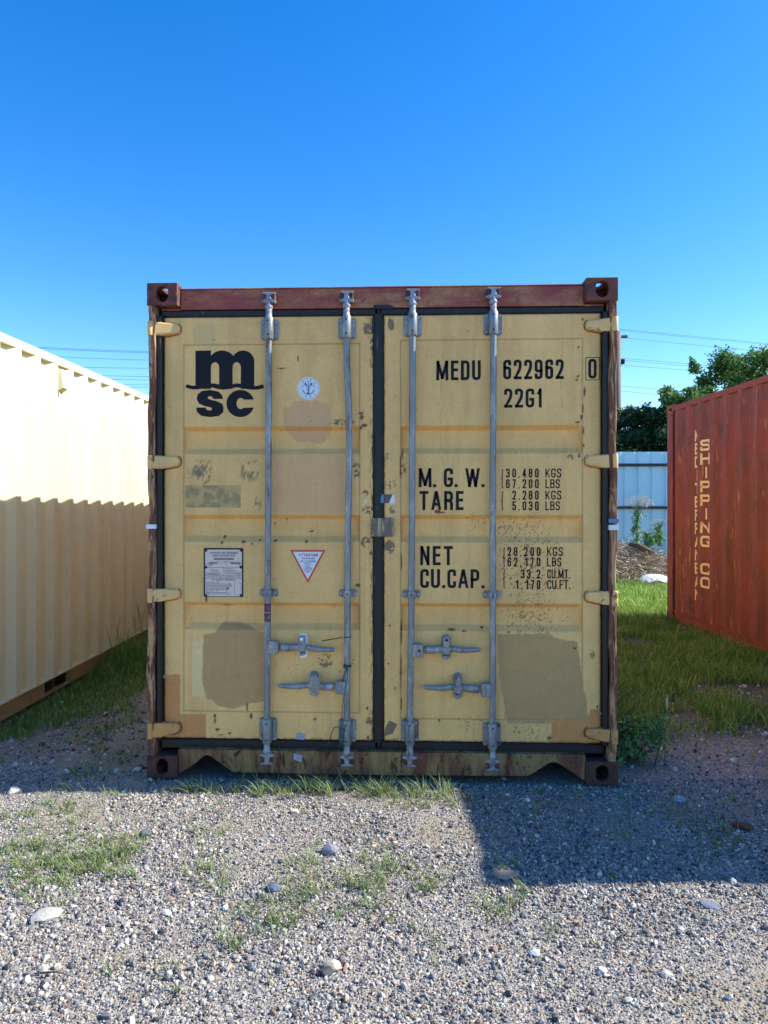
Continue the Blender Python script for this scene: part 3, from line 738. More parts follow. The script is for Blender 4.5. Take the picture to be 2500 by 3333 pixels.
# lock plate over the meeting line
def rrect(x0, x1, z0, z1, r, n=5):
    pts = []
    for cx, cz, a0 in ((x1-r, z1-r, 0), (x0+r, z1-r, 90), (x0+r, z0+r, 180), (x1-r, z0+r, 270)):
        for k in range(n+1):
            a = R(a0+90*k/n); pts.append((cx+r*math.cos(a), cz+r*math.sin(a)))
    return pts
b = MB(); b.prism_xz(rrect(Xp(1211), Xp(1280), Z(1747), Z(1686), .006), .032, .053, .004); b.build('lock_plate', M['lockplate'], doorR)

# ---------- hinges
for side, ys, xs_ in ((-1, [(1050,1094), (1483,1527), (1915,1958), (2350,2398)], (487, 583)), (1, [(1036,1080), (1479,1524), (1923,1969), (2371,2414)], (2006, 1908))):
    for k, (ya, yb) in enumerate(ys):
        yy = .03
        za, zb = at_y(xs_[0], ya, yy).z, at_y(xs_[0], yb, yy).z
        xo, xt = Xp(xs_[0], yy), Xp(xs_[1], yy); s = 1 if xt > xo else -1
        h = za-zb; pts = [(xo, zb+.002), (xo, za-.002), (xo+s*.05, za), (xt-s*.018, za-h*.10), (xt-s*.005, za-h*.22), (xt, za-h*.45), (xt-s*.003, zb+h*.38), (xt-s*.018, zb+h*.22), (xo+s*.06, zb)]
        if s < 0: pts = pts[::-1]
        b = MB(); b.prism_xz(pts, 0, .034, .006)
        b.v = [(x, y-.004+.040*min(1, abs(x-xo)/abs(xt-xo))**.8, z) for x, y, z in b.v]
        b.tube([(xo+s*.012, .006, zb-.002), (xo+s*.012, .006, za+.002)], .014, 14)
        mt = M['hinge_orange'] if k == 3 else M['hinge']
        o = b.build('hinge', mt, C1, bevel=.002)
        if k == 3: o['label'] = 'lowest hinge, orange-brown touch-up paint'
        # raised bead round the blade root
        b = MB(); ring = [(x+(.006*s if abs(x-xt) < .03 else 0), z+(.005 if z > (za+zb)/2 else -.005)) for x, z in pts if abs(x-xo) > .03]
        if s < 0: ring = ring[::-1]
        b.tube([(x, .052, z) for x, z in ring if abs(x-xo) > .06], .0022, 6); b.build('weld_bead', M['post'], o)

# ---------- locking bars
BY = .020     # bar axis distance from the front plane
bolt_mb = MB(); bolt_mb.tube([(0,0,0), (0,-.006,0)], [.0088,.0078], 10); bolt_me = bolt_mb.build('bolt', M['galv']); BM = bolt_me.data; bpy.data.objects.remove(bolt_me)
bolt_mb = MB(); bolt_mb.tube([(0,0,0), (0,-.006,0)], [.0088,.0078], 10); bolt_me = bolt_mb.build('bolt', M['rustiron']); BMR = bolt_me.data; bpy.data.objects.remove(bolt_me)
bolt_mb = MB(); bolt_mb.tube([(0,0,0), (0,-.007,0)], [.0095,.0085], 6, smooth=False); bolt_me = bolt_mb.build('bolt', M['shiny']); BMS = bolt_me.data; bpy.data.objects.remove(bolt_me)
def add_bolt(parent, x, z, y=.046, me=None): 
    return link('bolt', me or BM, parent, (x, y, z))
bars = [dict(path=[(875,1100),(874,1400),(873,1700),(871,2000),(869,2340)], top=(1035,1107), bot=(2336,2416), mid=1930, hub=(893,2109,1,1090,2113), ret=(984,2062,2143), rpm='shiny', cam=(952,1000), bcam=(2412,2484)),
        dict(path=[(1128,1100),(1130,1200),(1136,1350),(1137,1500),(1133,1700),(1131,2000),(1129,2340)], top=(1033,1106), bot=(2337,2418), mid=1930, hub=(1108,2238,-1,908,2232), ret=(1020,2185,2268), rpm=None, cam=(952,1000), bcam=(2414,2486)),
        dict(path=[(1343,1100),(1342,1400),(1341,1700),(1339,2000),(1334,2340)], top=(1026,1100), bot=(2336,2414), mid=1932, hub=(1362,2115,1,1563,2109), ret=(1453,2062,2144), rpm='holes', cam=(948,996), bcam=(2414,2486)),
        dict(path=[(1606,1100),(1605,1400),(1604,1700),(1604,2000),(1603,2340)], top=(1023,1098), bot=(2342,2424), mid=1933, hub=(1580,2241,-1,1378,2232), ret=(1491,2186,2272), rpm=None, cam=(946,994), bcam=(2420,2494))]
for bi, q in enumerate(bars):
    path = [at_y(px, py, BY) for px, py in q['path']]
    xt, xb = path[0].x, path[-1].x
    ztop, zbot = Z(q['cam'][1], BY), Z(q['bcam'][0], BY)
    b = MB(); b.tube([(xt, BY, ztop)]+[tuple(p) for p in path]+[(xb, BY, zbot)], .0168, 20)
    bar = b.build('locking_bar', M['galv'], C1)
    bar['label'] = ['galvanised locking bar nearest the left hinges', 'slightly bent galvanised locking bar with green twine', 'galvanised locking bar just right of the door gap', 'galvanised locking bar nearest the right hinges'][bi]
    # neck collars, cams
    for (x, ya, yb, sgn) in ((xt, q['cam'][0], q['top'][0], 1), (xb, q['bcam'][1], q['bot'][1], -1)):
        z_a, z_b = Z(ya, BY), Z(yb, BY)      # outer end, bracket end
        L_ = z_a-z_b
        b = MB()
        b.tube([(x, BY, z_b+L_*t) for t in (0, .06, .10, .38, .44, .52, .60, .66)], [.024,.024,.0175,.0165,.021,.021,.0165,.0165], 18)
        zc = z_b+L_*.72
        # claw: flared saddle with a horn to each side and a T head
        hs_ = .040
        pts = [(x-hs_, zc-sgn*.002), (x-hs_*.9, zc-sgn*.012), (x-.014, zc-sgn*.016), (x+.014, zc-sgn*.016), (x+hs_*.9, zc-sgn*.012), (x+hs_, zc-sgn*.002), (x+.015, zc+sgn*.006), (x+.011, zc+sgn*.030), (x+.034, zc+sgn*.036), (x+.036, zc+sgn*.042), (x-.030, zc+sgn*.044), (x-.030, zc+sgn*.037), (x-.010, zc+sgn*.030), (x-.015, zc+sgn*.006)]
        if sgn > 0: pts = pts
        else: pts = pts[::-1]
        b.prism_xz(pts, BY-.014, BY+.014, .003)
        b.build('cam', M['galv2'], bar, bevel=.0015)
        b = MB()
        for s in (-1, 1):
            kx = x+s*.024
            b.prism_xz(rrect(kx-.010, kx+.010, min(zc, zc+sgn*.034), max(zc, zc+sgn*.034), .004, 3), BY-.010, .055, .003)
        b.box(x-.036, x+.036, .040, .060, min(zc-sgn*.008, zc+sgn*.04), max(zc-sgn*.008, zc+sgn*.04))
        b.build('cam_keeper', M['rustiron'], bar, bevel=.002)
    # brackets
    for (x, ya, yb, nb) in ((xt, *q['top'], 4), (xb, *q['bot'], 4)):
        za, zb = Z(ya, DY), Z(yb, DY); hw = .047
        b = MB(); b.prism_xz(rrect(x-hw, x+hw, zb+.004, za-.004, .014), .046, .0535, .003)
        b.tube([(x, BY, zb), (x, BY, zb+.006), (x, BY, za-.006), (x, BY, za)], [.022,.0245,.0245,.022], 20)
        b.box(x-.022, x+.022, BY, .0465, zb+.004, za-.004)
        b.build('bracket', M['galv'], bar, bevel=.0015)
        for s in (-1, 1):
            for z in (za-.020, zb+.020):
                rusty = (bi, s, z < 1) in ((2, -1, False), (3, 1, True)) and z < 1
                add_bolt(bar, x+s*.034, z, me=BMR if rusty else BM)
        for z in (za-.022, zb+.022):
            b = MB(); b.tube([(x, BY-.0235, z), (x, BY-.0252, z)], .0048, 10); b.build('plug_hole', M['hole'], bar)
    xm = at_y(q['path'][0][0]*.3+q['path'][-1][0]*.7, q['mid'], BY).x
    # follow the bar at that height
    for i in range(len(path)-1):
        zq = Z(q['mid'], BY)
        if path[i].z >= zq >= path[i+1].z: t = (path[i].z-zq)/(path[i].z-path[i+1].z); xm = path[i].x*(1-t)+path[i+1].x*t
    zm = Z(q['mid'], DY)
    b = MB(); b.prism_xz(rrect(xm-.048, xm+.048, zm-.020, zm+.020, .010), .047, .0535, .002)
    b.tube([(xm, BY, zm-.017), (xm, BY, zm+.017)], .0225, 20); b.box(xm-.024, xm+.024, BY, .0475, zm-.017, zm+.017)
    b.build('guide_clamp', M['galv'], bar, bevel=.0015)
    for s in (-1, 1): add_bolt(bar, xm+s*.036, zm)
    b = MB(); b.tube([(xm, BY-.0215, zm), (xm, BY-.0238, zm)], .0046, 10); b.build('plug_hole', M['hole'], bar)
    # handle hub, handle, retainer
    hx, hy, sg, ex, ey = q['hub']
    cx_, cz_ = Xp(hx, .02), Z(hy, .02); hyc = .012
    b = MB(); b.prism_xz(rrect(cx_-.024-(.012 if sg > 0 else 0), cx_+.024+(.012 if sg < 0 else 0), cz_-.034, cz_+.034, .007), .000, .034, .004); b.build('handle_hub', M['galv'], bar, bevel=.0015)
    b = MB(); b.tube([(cx_+sg*.004, .0005, cz_), (cx_+sg*.004, -.004, cz_)], [.0082,.0065], 12); b.build('rivet', M['rustiron'] if bi == 2 else M['galv2'], bar)
    xe, ze = Xp(ex, .02), Z(ey, .02); rx_ = Xp(q['ret'][0], .02)
    dx = xe-cx_
    ctr = [(0.10, 0, .016, .019), (.22, 0, .016, .021), (.34, .003, .014, .018), (.47, .005, .014, .015), (.58, .003, .012, .0155), (.68, -.002, .008, .0155), (.80, -.003, .006, .0135), (.93, -.002, .005, .0125), (.985, -.002, .005, .011), (1.0, -.002, .005, .007)]
    pts = [(cx_+dx*t, y, cz_+(ze-cz_)*t+dz) for t, dz, y, r in ctr]
    b = MB(); b.tube(pts, [r for *_, r in ctr], 12, flat=.55)
    o = b.build('handle', M['galv'], bar)
    za, zb = Z(q['ret'][1], DY), Z(q['ret'][2], DY)
    zc = cz_
    b = MB(); b.prism_xz(rrect(rx_-.0235, rx_+.0235, zb, za, .0225, 7), .047, .0535, .002)
    b.build('retainer_plate', M['shiny'] if q['rpm'] == 'shiny' else M['galv'], bar)
    b = MB(); b.prism_xz(rrect(rx_-.017, rx_+.017, zc+.006, za-.004, .014, 6), -.006, .012, .005)
    b.prism_xz([(rx_-.022, zc+.022), (rx_-.024, zc+.008), (rx_-.010, zc-.018), (rx_+.010, zc-.018), (rx_+.024, zc+.008), (rx_+.022, zc+.022)][::-1], -.010, .0, .004)
    b.box(rx_-.012, rx_+.012, .010, .048, za-.036, za-.012); b.box(rx_-.013, rx_+.013, .002, .048, zc-.040, zc-.026)
    if bi == 1:
        b = MB(); b.prism_xz([(rx_-.018, zc+.010), (rx_+.012, zc+.006), (rx_+.040, zc+.014), (rx_+.038, zc+.034), (rx_+.020, za-.010), (rx_, za-.002), (rx_-.016, za-.012)][::-1], -.004, .010, .005); b.box(rx_-.012, rx_+.012, .010, .048, za-.036, za-.012)
    b.build('retainer_catch', M['galv'], bar, bevel=.002)
    bm_ = {'shiny': BMS, 'holes': BMR}.get(q['rpm'], BM)
    link('bolt', bm_, bar, (rx_, -.0058 if bi != 1 else -.0038, za-.020)); link('bolt', bm_, bar, (rx_, .0468, zb+.022))
# red tape rings on the first bar
x_ = Xp(871, BY)
b = MB()
for ya, yb in ((1965,1992), (1996,2024)): b.tube([(x_, BY, Z(yb)), (x_, BY, Z(ya))], .0174, 20)
tp = b.build('tape_wrap', worn('maroon_tape', lin(104,66,76), [(lin(150,140,150), (1,1,1), 60, .6, .66)]), bpy.data.objects['locking_bar'])

# ---------- lettering and logo on the doors
px_text('MEDU', 1420, 1565, 1174, 1238, M['ink'], doorR, thick=.15, tr=.42)
px_text('622962', 1638, 1835, 1171, 1235, M['ink'], doorR, thick=.15, tr=.42, fixed=.42)
px_text('0', 1915, 1942, 1168, 1232, M['ink'], doorR, thick=.14)
px_text('22G1', 1641, 1764, 1265, 1327, M['ink'], doorR, thick=.15, tr=.42)
bx = [at_y(a, c, DY-.0012) for a, c in ((1907,1164),(1951,1163),(1951,1236),(1907,1237))]
v2, f2 = stroke([(p.x, p.z) for p in bx], True, .003)
obj_vf('check_digit_frame', [(p.x, DY-.0012, p.y) for p in v2], f2, M['ink'], doorR)
rr = lambda s, x0, x1, y0, y1, o=(1230,1500), **k: px_text(s, o[0]+x0*.4822, o[0]+x1*.4822, o[1]+y0*.4822, o[1]+y1*.4822, M['ink'], doorR, **k)
rr('M. G. W.', 276, 720, 50, 178, thick=.15, tr=.25); rr('TARE', 282, 578, 204, 332, thick=.15, tr=.5)
rr('NET', 286, 506, 575, 704, thick=.15, tr=.5); rr('CU.CAP.', 286, 720, 731, 858, thick=.15, tr=.35)
for (ya, s1, s2, x0, dx) in ((52,'30,480','KGS',865,0), (124,'67,200','LBS',865,0), (201,'2,280','KGS',908,0), (273,'5,030','LBS',908,0), (582,'28,200','KGS',875,11), (652,'62,170','LBS',875,11)):
    rr(s1, x0, 1086+dx, ya, ya+61, thick=.15, tr=.9, fixed=.4); rr(s2, 1131+dx, (1238 if s2 == 'KGS' else 1228)+dx, ya, ya+61, thick=.13, tr=.4)
rr('33.2', 965, 1097, 733, 794, thick=.15, tr=.8, fixed=.4); rr('CU.MT.', 1143, 1299, 733, 794, thick=.13, tr=.28)
rr('1,170', 926, 1097, 804, 866, thick=.15, tr=.9, fixed=.4); rr('CU.FT.', 1143, 1301, 804, 866, thick=.13, tr=.28)
for x0, ya in ((829,58), (829,206), (841,586), (841,736)): rr('{', x0, x0+19, ya, ya+126, thick=.055)
# hand-written mark
b = MB()
for pts in ([(1253,1566),(1256,1578),(1271,1580)], [(1269,1566),(1271,1580),(1271,1592)], [(1278,1565),(1287,1566),(1281,1573),(1290,1578),(1281,1586)]):
    b.tube([at_y(x, y, DY-.001) for x, y in pts], .0014, 5, flat=.3)
b.build('pen_marking', M['scuff'], doorR)

lx = lambda X: 450+X*.4822
ly_ = lambda Y: 880+Y*.4822
def arc(cx, cy, rx, ry, a0, a1, n=14): return [(cx+rx*math.cos(R(a0+(a1-a0)*k/n)), cy-ry*math.sin(R(a0+(a1-a0)*k/n))) for k in range(n+1)]
m_out = [(387,790),(387,543),(491,541),(491,572)]+arc(562,640,88,99,141,30)[1:-1]+[(637,577)]+arc(708,628,75,87,131,0)[1:]+[(783,790)]
m_out = [(387,800),(387,543),(491,541),(491,574)]+arc(566,620,88,79,148,37)+arc(708,618,76,77,148,0)+[(783,800),(693,800)]
m_poly = m_out+[(693,655)]+arc(665,655,28,35,0,180,10)+[(637,800),(547,800),(547,655)]+arc(519,655,28,35,0,180,10)+[(491,800)]
band_u = [(328,769),(355,777),(387,780),(420,780),(455,770),(491,764),(520,764),(560,773),(600,778),(637,769),(665,763),(693,766),(730,776),(770,782),(805,780),(842,770)]
band_l = [(851,794),(815,804),(780,806),(740,803),(700,794),(665,790),(640,794),(600,803),(570,806),(535,800),(500,791),(465,789),(430,798),(400,804),(375,804),(345,799),(319,789)]
# letters stop at the band: clip stems at the band's middle
s_poly = [(573,868),(566,842),(542,819),(485,807),(430,815),(401,838),(396,870),(410,898),(445,915),(490,925),(500,933),(496,943),(478,946),(462,941),(455,926),(392,926),(397,955),(424,981),(483,991),(545,983),(573,958),(577,928),(566,900),(530,883),(492,875),(470,866),(470,854),(484,849),(500,854),(507,868)]
c_poly = arc(690,899,94,92,17,343,30)+[(718,928)]+arc(692,899,28,38,-50,-310,18)+[(718,873)]
b = MB()
for k, poly in enumerate((m_poly, band_u+band_l, s_poly, c_poly)):
    pts = [at_y(lx(x), ly_(y), DY) for x, y in poly]
    yq = DY-.0014-.0006*(k == 1)
    b.add([(p.x, yq, p.z) for p in pts], [tuple(range(len(pts)))])
o = b.build('logo', M['ink'], doorL); o['label'] = 'dark blue-black letter logo over a wave line'
bm = bmesh.new(); bm.from_mesh(o.data); bmesh.ops.triangulate(bm, faces=bm.faces[:]); bm.to_mesh(o.data); bm.free()

# ---------- round sticker
def disc(cx, cz, r, y, n=40): return [(cx+r*math.cos(2*math.pi*k/n), y, cz+r*math.sin(2*math.pi*k/n)) for k in range(n)]
c = at_y(1004, 1264, DY); rS = at_y(1041, 1264, DY).x-c.x
b = MB(); b.prism_xz([(p[0], p[2]) for p in disc(c.x, c.z, rS, 0)], DY-.002, DY+.0005); stk = b.build('round_sticker', M['white'], doorL)
sy = DY-.0024
b = MB()
def ink_line(b, pts, t, closed=False, lay=0):
    v2, f2 = stroke([(c.x+x*rS, c.z+z*rS) for x, z in pts], closed, t*rS); b.add([(p.x, sy-lay*.0001, p.y) for p in v2], f2)
def circ(r, n=40): return [(r*math.cos(2*math.pi*k/n), r*math.sin(2*math.pi*k/n)) for k in range(n)]
ink_line(b, circ(.90), .02, True); ink_line(b, circ(.60), .02, True)
for s in (-1, 1): b.add([(c.x+(s*.77+.03*math.cos(a))*rS, sy, c.z+.03*math.sin(a)*rS) for a in [k*math.pi/3 for k in range(6)]], [tuple(range(6))])
# staff, wings, scrolls, anchor
ink_line(b, [(0,.56),(0,-.45)], .07, False, 1)
for s in (-1, 1):
    b.add([(c.x+s*x*rS, sy-.0002, c.z+z*rS) for x, z in [(.0,.22),(.12,.24),(.16,.42),(.24,.48),(.34,.42),(.30,.30),(.18,.22),(.06,.17)]], [tuple(range(8))])
    for k in range(3): ink_line(b, [(s*(.24+.09*k),.22-.02*k),(s*(.36+.08*k),.33-.08*k)], .035)
    ink_line(b, [(s*x, z) for x, z in [(.2,.14),(.08,.12),(.18,.02),(.0,-.06)]], .035)
    ink_line(b, [(s*x, z) for x, z in [(.0,-.08),(.12,-.14),(.10,-.24),(.0,-.26)]], .04)
    ink_line(b, [(s*x, z) for x, z in [(.0,-.52),(.16,-.50),(.32,-.38),(.44,-.24),(.48,-.16)]], .06)
    b.add([(c.x+s*x*rS, sy-.0003, c.z+z*rS) for x, z in [(.38,-.22),(.50,-.14),(.46,-.30)]], [(0,1,2)])
b.add([(c.x+x*rS, sy-.0004, c.z+z*rS) for x, z in [(-.16,-.52),(.16,-.52),(.06,-.34),(-.06,-.34)]], [(0,1,2,3)])
b.build('emblem', M['blueink'], stk)
vs, fs = [], []
for ch, ang, bot in (('R',128,0),('I',99,0),('N',74,0),('A',40,0),('1',222,1),('8',254,1),('6',284,1),('1',314,1)):
    a = R(ang); rc = .74; cxx, czz = rc*math.cos(a), rc*math.sin(a); rot = a-math.pi/2 + (math.pi if bot else 0)
    wch = G_[ch][0]*.18*1.2
    def pl(u, v, l, cxx=cxx, czz=czz, rot=rot, wch=wch):
        uu, vv = u-wch/2, v-.09; return (c.x+(cxx+uu*math.cos(rot)-vv*math.sin(rot))*rS, sy-l*.0001, c.z+(czz+uu*math.sin(rot)+vv*math.cos(rot))*rS)
    v2, f2 = text_mesh(ch, wch, .18, pl, thick=.12); k = len(vs); vs += v2; fs += [tuple(i+k for i in f) for f in f2]
obj_vf('sticker_text', vs, fs, M['bluetext'], stk)
# ---------- warning triangle
A_, B_, C_ = at_y(945,1790,DY), at_y(1060,1790,DY), at_y(1002,1898,DY)
b = MB(); b.prism_xz([(A_.x,A_.z),(B_.x,B_.z),(C_.x,C_.z)][::-1], DY-.0018, DY+.0005); tri = b.build('warning_triangle', M['redvinyl'], doorL)
b = MB(); q3 = [at_y(954,1796,DY), at_y(1050,1796,DY), at_y(1002,1886,DY)]
b.add([(p.x, DY-.0022, p.z) for p in q3], [(0,1,2)]); b.build('triangle_field', M['white'], tri)
px_text('ATTENTION', 973, 1034, 1802, 1811, M['redtext'], tri, y=DY-.0026, thick=.17, name='warning_text')
for s, x0, x1, y0, y1 in (('THIS CONTAINER',981,1024,1815,1820),('MUST BE REPAIRED',977,1028,1824,1829),('ONLY',994,1011,1832,1837),('WITH',995,1009,1841,1846),('CORTEN',991,1014,1849,1854),('STEEL',994,1010,1858,1863)):
    px_text(s, x0, x1, y0, y1, M['bluetext'], tri, y=DY-.0026, thick=.16, name='warning_text', tr=.4)
for x0, x1, y0, y1 in ((992,1013,1830,1839),(989,1016,1847,1856)):
    p = [at_y(a, d, DY) for a, d in ((x0,y0),(x1,y0),(x1,y1),(x0,y1))]; v2, f2 = stroke([(k.x,k.z) for k in p], True, .0012); obj_vf('text_frame', [(k.x, DY-.0026, k.y) for k in v2], f2, M['bluetext'], tri)
# ---------- data plate
pa, pb = at_y(664,1942,DY), at_y(792,1784,DY)
b = MB(); b.prism_xz(rrect(pa.x, pb.x, pa.z, pb.z, .004), DY-.004, DY+.0005); plate = b.build('data_plate', M['hole'], doorL); plate['label'] = 'white printed data plate with six black rivets'
fa, fb = at_y(669,1940,DY), at_y(788,1789,DY)
b = MB(); b.box(fa.x, fb.x, DY-.0052, DY-.0035, fa.z, fb.z); b.build('plate_face', M['plateface'], plate)
yp = DY-.0058
tx = lambda s, x0, x1, y0, y1: px_text(s, x0, x1, y0, y1, M['greyink'], plate, y=yp, name='plate_text', thick=.14, tr=.4)
tx('APPROVED FOR TRANSPORT',683,776,1796,1803); tx('UNDER CUSTOMS SEAL',691,766,1805,1812); tx('CIMC',688,712,1854,1861); tx('CSC SAFETY APPROVAL',688,768,1884,1890)
px_text('TYPE OF CONTAINER', 700, 760, 1827, 1831, M['greyink'], plate, y=yp, name='plate_text', thick=.14, tr=.4); px_text('MANUFACTURERS NO', 672, 784, 1874, 1879, M['greyink'], plate, y=yp, name='plate_text', thick=.14, tr=.4)
b = MB()
def bar_(x0, x1, y0, y1, k=0):
    p, q_ = at_y(x0, y1, DY), at_y(x1, y0, DY); b.add([(p.x, yp-.0003*k, p.z), (q_.x, yp-.0003*k, p.z), (q_.x, yp-.0003*k, q_.z), (p.x, yp-.0003*k, q_.z)], [(0,1,2,3)])
bar_(697,762,1816,1822); bar_(681,708,1830,1835); bar_(752,784,1830,1836)
for y in (1846, 1871, 1881): bar_(669,787,y,y+1.1)
bar_(728,729,1847,1871,1)
for k in range(4): bar_(731, 760+7*k, 1850+5*k, 1851.6+5*k)
for k in range(3): bar_(673, 722-6*k, 1864+2.4*k, 1865+2.4*k)
for k in range(9): bar_(671, random.choice((742,752,700,756)), 1895+4.6*k, 1896.4+4.6*k)
bar_(737,747,1911,1914,2)
for (a, c2, d, e) in ((764,1896,786,1934),): 
    bar_(a,d,c2,c2+1); bar_(a,d,e,e+1); bar_(a,a+1,c2,e,1); bar_(d-1,d,c2,e,1)
b.build('plate_rules', M['greyink'], plate)
for x, y in ((671,1791),(786,1791),(671,1846),(785,1846),(671,1938),(786,1938)):
    p = at_y(x, y, DY); mb = MB(); mb.tube([(p.x, DY-.004, p.z), (p.x, DY-.0085, p.z)], [.0085,.0065], 10); mb.build('rivet', M['zip'], plate)
# ---------- tape scraps and sticker residue
def patch(name, poly, mat, parent, y=DY-.0012, th=.001, label=None):
    pts = [at_y(a, c2, y) for a, c2 in poly]; b = MB(); b.prism_xz([(p.x, p.z) for p in pts][::-1], y, y+th)
    o = b.build(name, mat, parent); 
    if label: o['label'] = label
    return o
patch('tape_scrap', [(1250,1609),(1278,1609),(1266,1638),(1250,1638)], M['tape_dk'], doorR, label='worn brown half of the tape scrap')
patch('tape_scrap', [(1278,1609),(1285,1610),(1284,1639),(1266,1638)], M['white'], doorR, label='white corner of the tape scrap')
patch('tape_scrap', [(1243,1609),(1249,1609),(1249,1637),(1239,1637),(1240,1622)], M['bluetape'], doorR, y=DY-.006, label='pale blue tape on the rubber strip')
patch('tape_scrap', [(1191,1622),(1194,1636),(1185,1636)], M['white'], doorL, label='small white paper triangle')
patch('tape_scrap', [(966,2386),(975,2384),(994,2390),(990,2409),(964,2406)], M['tape'], doorL, label='grey peeling tape square above the lower gasket')
patch('sticker_residue', [(1253,1770),(1266,1757),(1279,1768),(1276,1782),(1263,1794),(1251,1785)], M['stk'], doorR)
patch('sticker_residue', [(1268,2345),(1293,2358),(1278,2388),(1252,2396),(1253,2372)], M['stk'], doorR)
patch('sticker_residue', [(1270,1036),(1281,1048),(1283,1068),(1277,1076),(1266,1066),(1263,1050)], M['stk'], doorR)
patch('tape_scrap', [(956,2452),(984,2458),(982,2482),(955,2472)], M['tape'], bpy.data.objects['door_sill'], y=sy0-.0016, label='grey tape on the sill')
patch('rubber_scrap', [(762,2454),(786,2438),(770,2462),(763,2464)], M['rubber'], bpy.data.objects['door_sill'], y=sy0-.003, th=.002)
# tapes round the posts
def post_tape(px0, px1, y0, y1, mat, side):
    b = MB(); z0, z1 = Z(y1, 0), Z(y0, 0); xa = side*1.221; xb = side*1.172
    b.box(min(xa,xb), max(xa,xb), -.0035, .05, z0, z1); return b.build('tape_band', mat, C1)
post_tape(0,0,1708,1722,M['white'],-1); post_tape(0,0,1708,1724,M['white'],1); post_tape(0,0,1688,1700,M['bluetape'],1)
# pale ties on the gaskets
b = MB(); b.box(Xp(1955,.05), Xp(1983,.05), DY-.002, DY+.004, Z(2322), Z(2315)); b.box(Xp(505,.05), Xp(537,.05), DY-.002, DY+.004, Z(2218), Z(2208)); b.build('paint_smear', M['tape'], C1)

# ---------- zip tie and twine (hang on the bars)
zt = empty('zip_tie', at_y(1131, 2073, 0)); zt.location.y = 0
tag(zt, 'black plastic zip tie looped round the second locking bar, its tail pointing left', 'zip tie')
org = zt.location
b = MB(); pA, pB = at_y(1048,2086,-.004), at_y(1113,2075,-.002)
b.tube([p-org for p in (pA, pB)], .0026, 6); b.build('tail', M['zip'], zt)
b = MB(); xq = Xp(1131, BY); zq = Z(2073, BY)
b.tube([Vector((xq+.0185*math.cos(a), BY+.0185*math.sin(a), zq-.003*math.cos(a)+ .004*math.cos(a)))-org for a in np.linspace(0, 2*math.pi, 18)], .0022, 6); b.build('loop', M['zip'], zt)
tw = empty('twine', (Xp(1131, .0), 0, Z(2165, 0))); tag(tw, 'dark green twine knotted round the second locking bar and trailing to the sill', 'twine'); org = Vector(tw.location)
b = MB()
for dz in (0, .006): b.tube([Vector((xq+.019*math.cos(a), BY+.019*math.sin(a), Z(2167)-dz+.01*math.sin(a*.5)))-org for a in np.linspace(0, 2*math.pi, 18)], .0024, 6)
b.tube([at_y(x, y, d)-org for x, y, d in ((1118,2168,0),(1127,2178,-.006),(1136,2170,-.006),(1143,2165,0))], .004, 6); b.build('knot', M['twine'], tw)
b = MB()
b.tube([at_y(x, y, d)-org for x, y, d in ((1131,2176,-.004),(1132,2200,-.006),(1122,2250,-.005),(1116,2290,-.003),(1112,2330,0),(1110,2372,-.008),(1104,2440,-.004),(1102,2470,-.01))], .0018, 6)
b.tube([at_y(x, y, d)-org for x, y, d in ((1128,2180,-.004),(1120,2196,-.004),(1112,2224,.004))], .0026, 6)
b.tube([at_y(x, y, d)-org for x, y, d in ((1116,2374,-.008),(1100,2366,-.008),(1088,2367,0),(1078,2390,.01),(1070,2420,.02),(1066,2436,.03))], .0022, 6)
for k in range(5): b.tube([at_y(x, y, d)-org for x, y, d in ((1108+k*3,2370,-.008),(1106+k*2.5,2400,-.01),(1103+k*4,2430+k*3,-.006))], .0013, 5)
b.build('strand', M['twine'], tw)
wl = empty('wire_loop', (Xp(1334, 0), 0, Z(2340, 0))); tag(wl, 'thin grey wire looped round the third locking bar above its lower bracket', 'wire'); org = Vector(wl.location)
b = MB(); b.tube([at_y(x, y, d)-org for x, y, d in ((1318,2335,.02),(1322,2352,-.006),(1330,2366,-.008),(1344,2352,-.006),(1352,2338,.02))], .0022, 6)
b.tube([at_y(x, y, d)-org for x, y, d in ((1330,2366,-.008),(1328,2400,-.009),(1330,2440,-.008),(1328,2466,-.008))], .0022, 6); b.build('wire_strand', M['wirem'], wl)

# ================================================================= the cream container on the left
pN, pF = Vector((-2.491, .801)), Vector((-2.555, 3.474))
dr = (pF-pN).normalized(); ang = math.atan2(dr.y, dr.x)-math.pi/2
base = pN+dr*(0.02-.801); ctr = base+Vector((-dr.y, dr.x))*1.214
C2 = empty('shipping_container', (ctr.x, ctr.y, -.03), ang)
tag(C2, 'cream corrugated shipping container at the left, its long side half in sun', 'shipping container')
def plain_end(parent, mt, L):
    b = MB(); 
    for sx in (-1,1):
        b.box(min(sx*1.215, sx*1.13), max(sx*1.215, sx*1.13), .004, .17, .118, 2.473)
    b.build('corner_post', mt, parent)
    for s in (-1, 1):
        b = MB(); x0, x1 = (-1.128, -.005) if s < 0 else (.005, 1.128)
        b.box(x0, x1, .04, .08, .15, 2.45)
        for z in (.75, 1.35, 1.95): b.box(x0+.08, x1-.08, .034, .0395, z-.04, z+.04)
        b.build('door', mt, parent)
        for xx in (.32, .85):
            b = MB(); b.tube([(s*xx, .018, .08), (s*xx, .018, 2.52)], .017, 10); b.build('locking_bar', M['galv'], parent)
    b = MB(); b.box(-1.057, 1.057, .02, .17, 2.452, 2.575); b.build('door_header', mt, parent)
    b = MB(); b.box(-1.057, 1.057, .02, .17, .02, .148); b.build('door_sill', mt, parent)
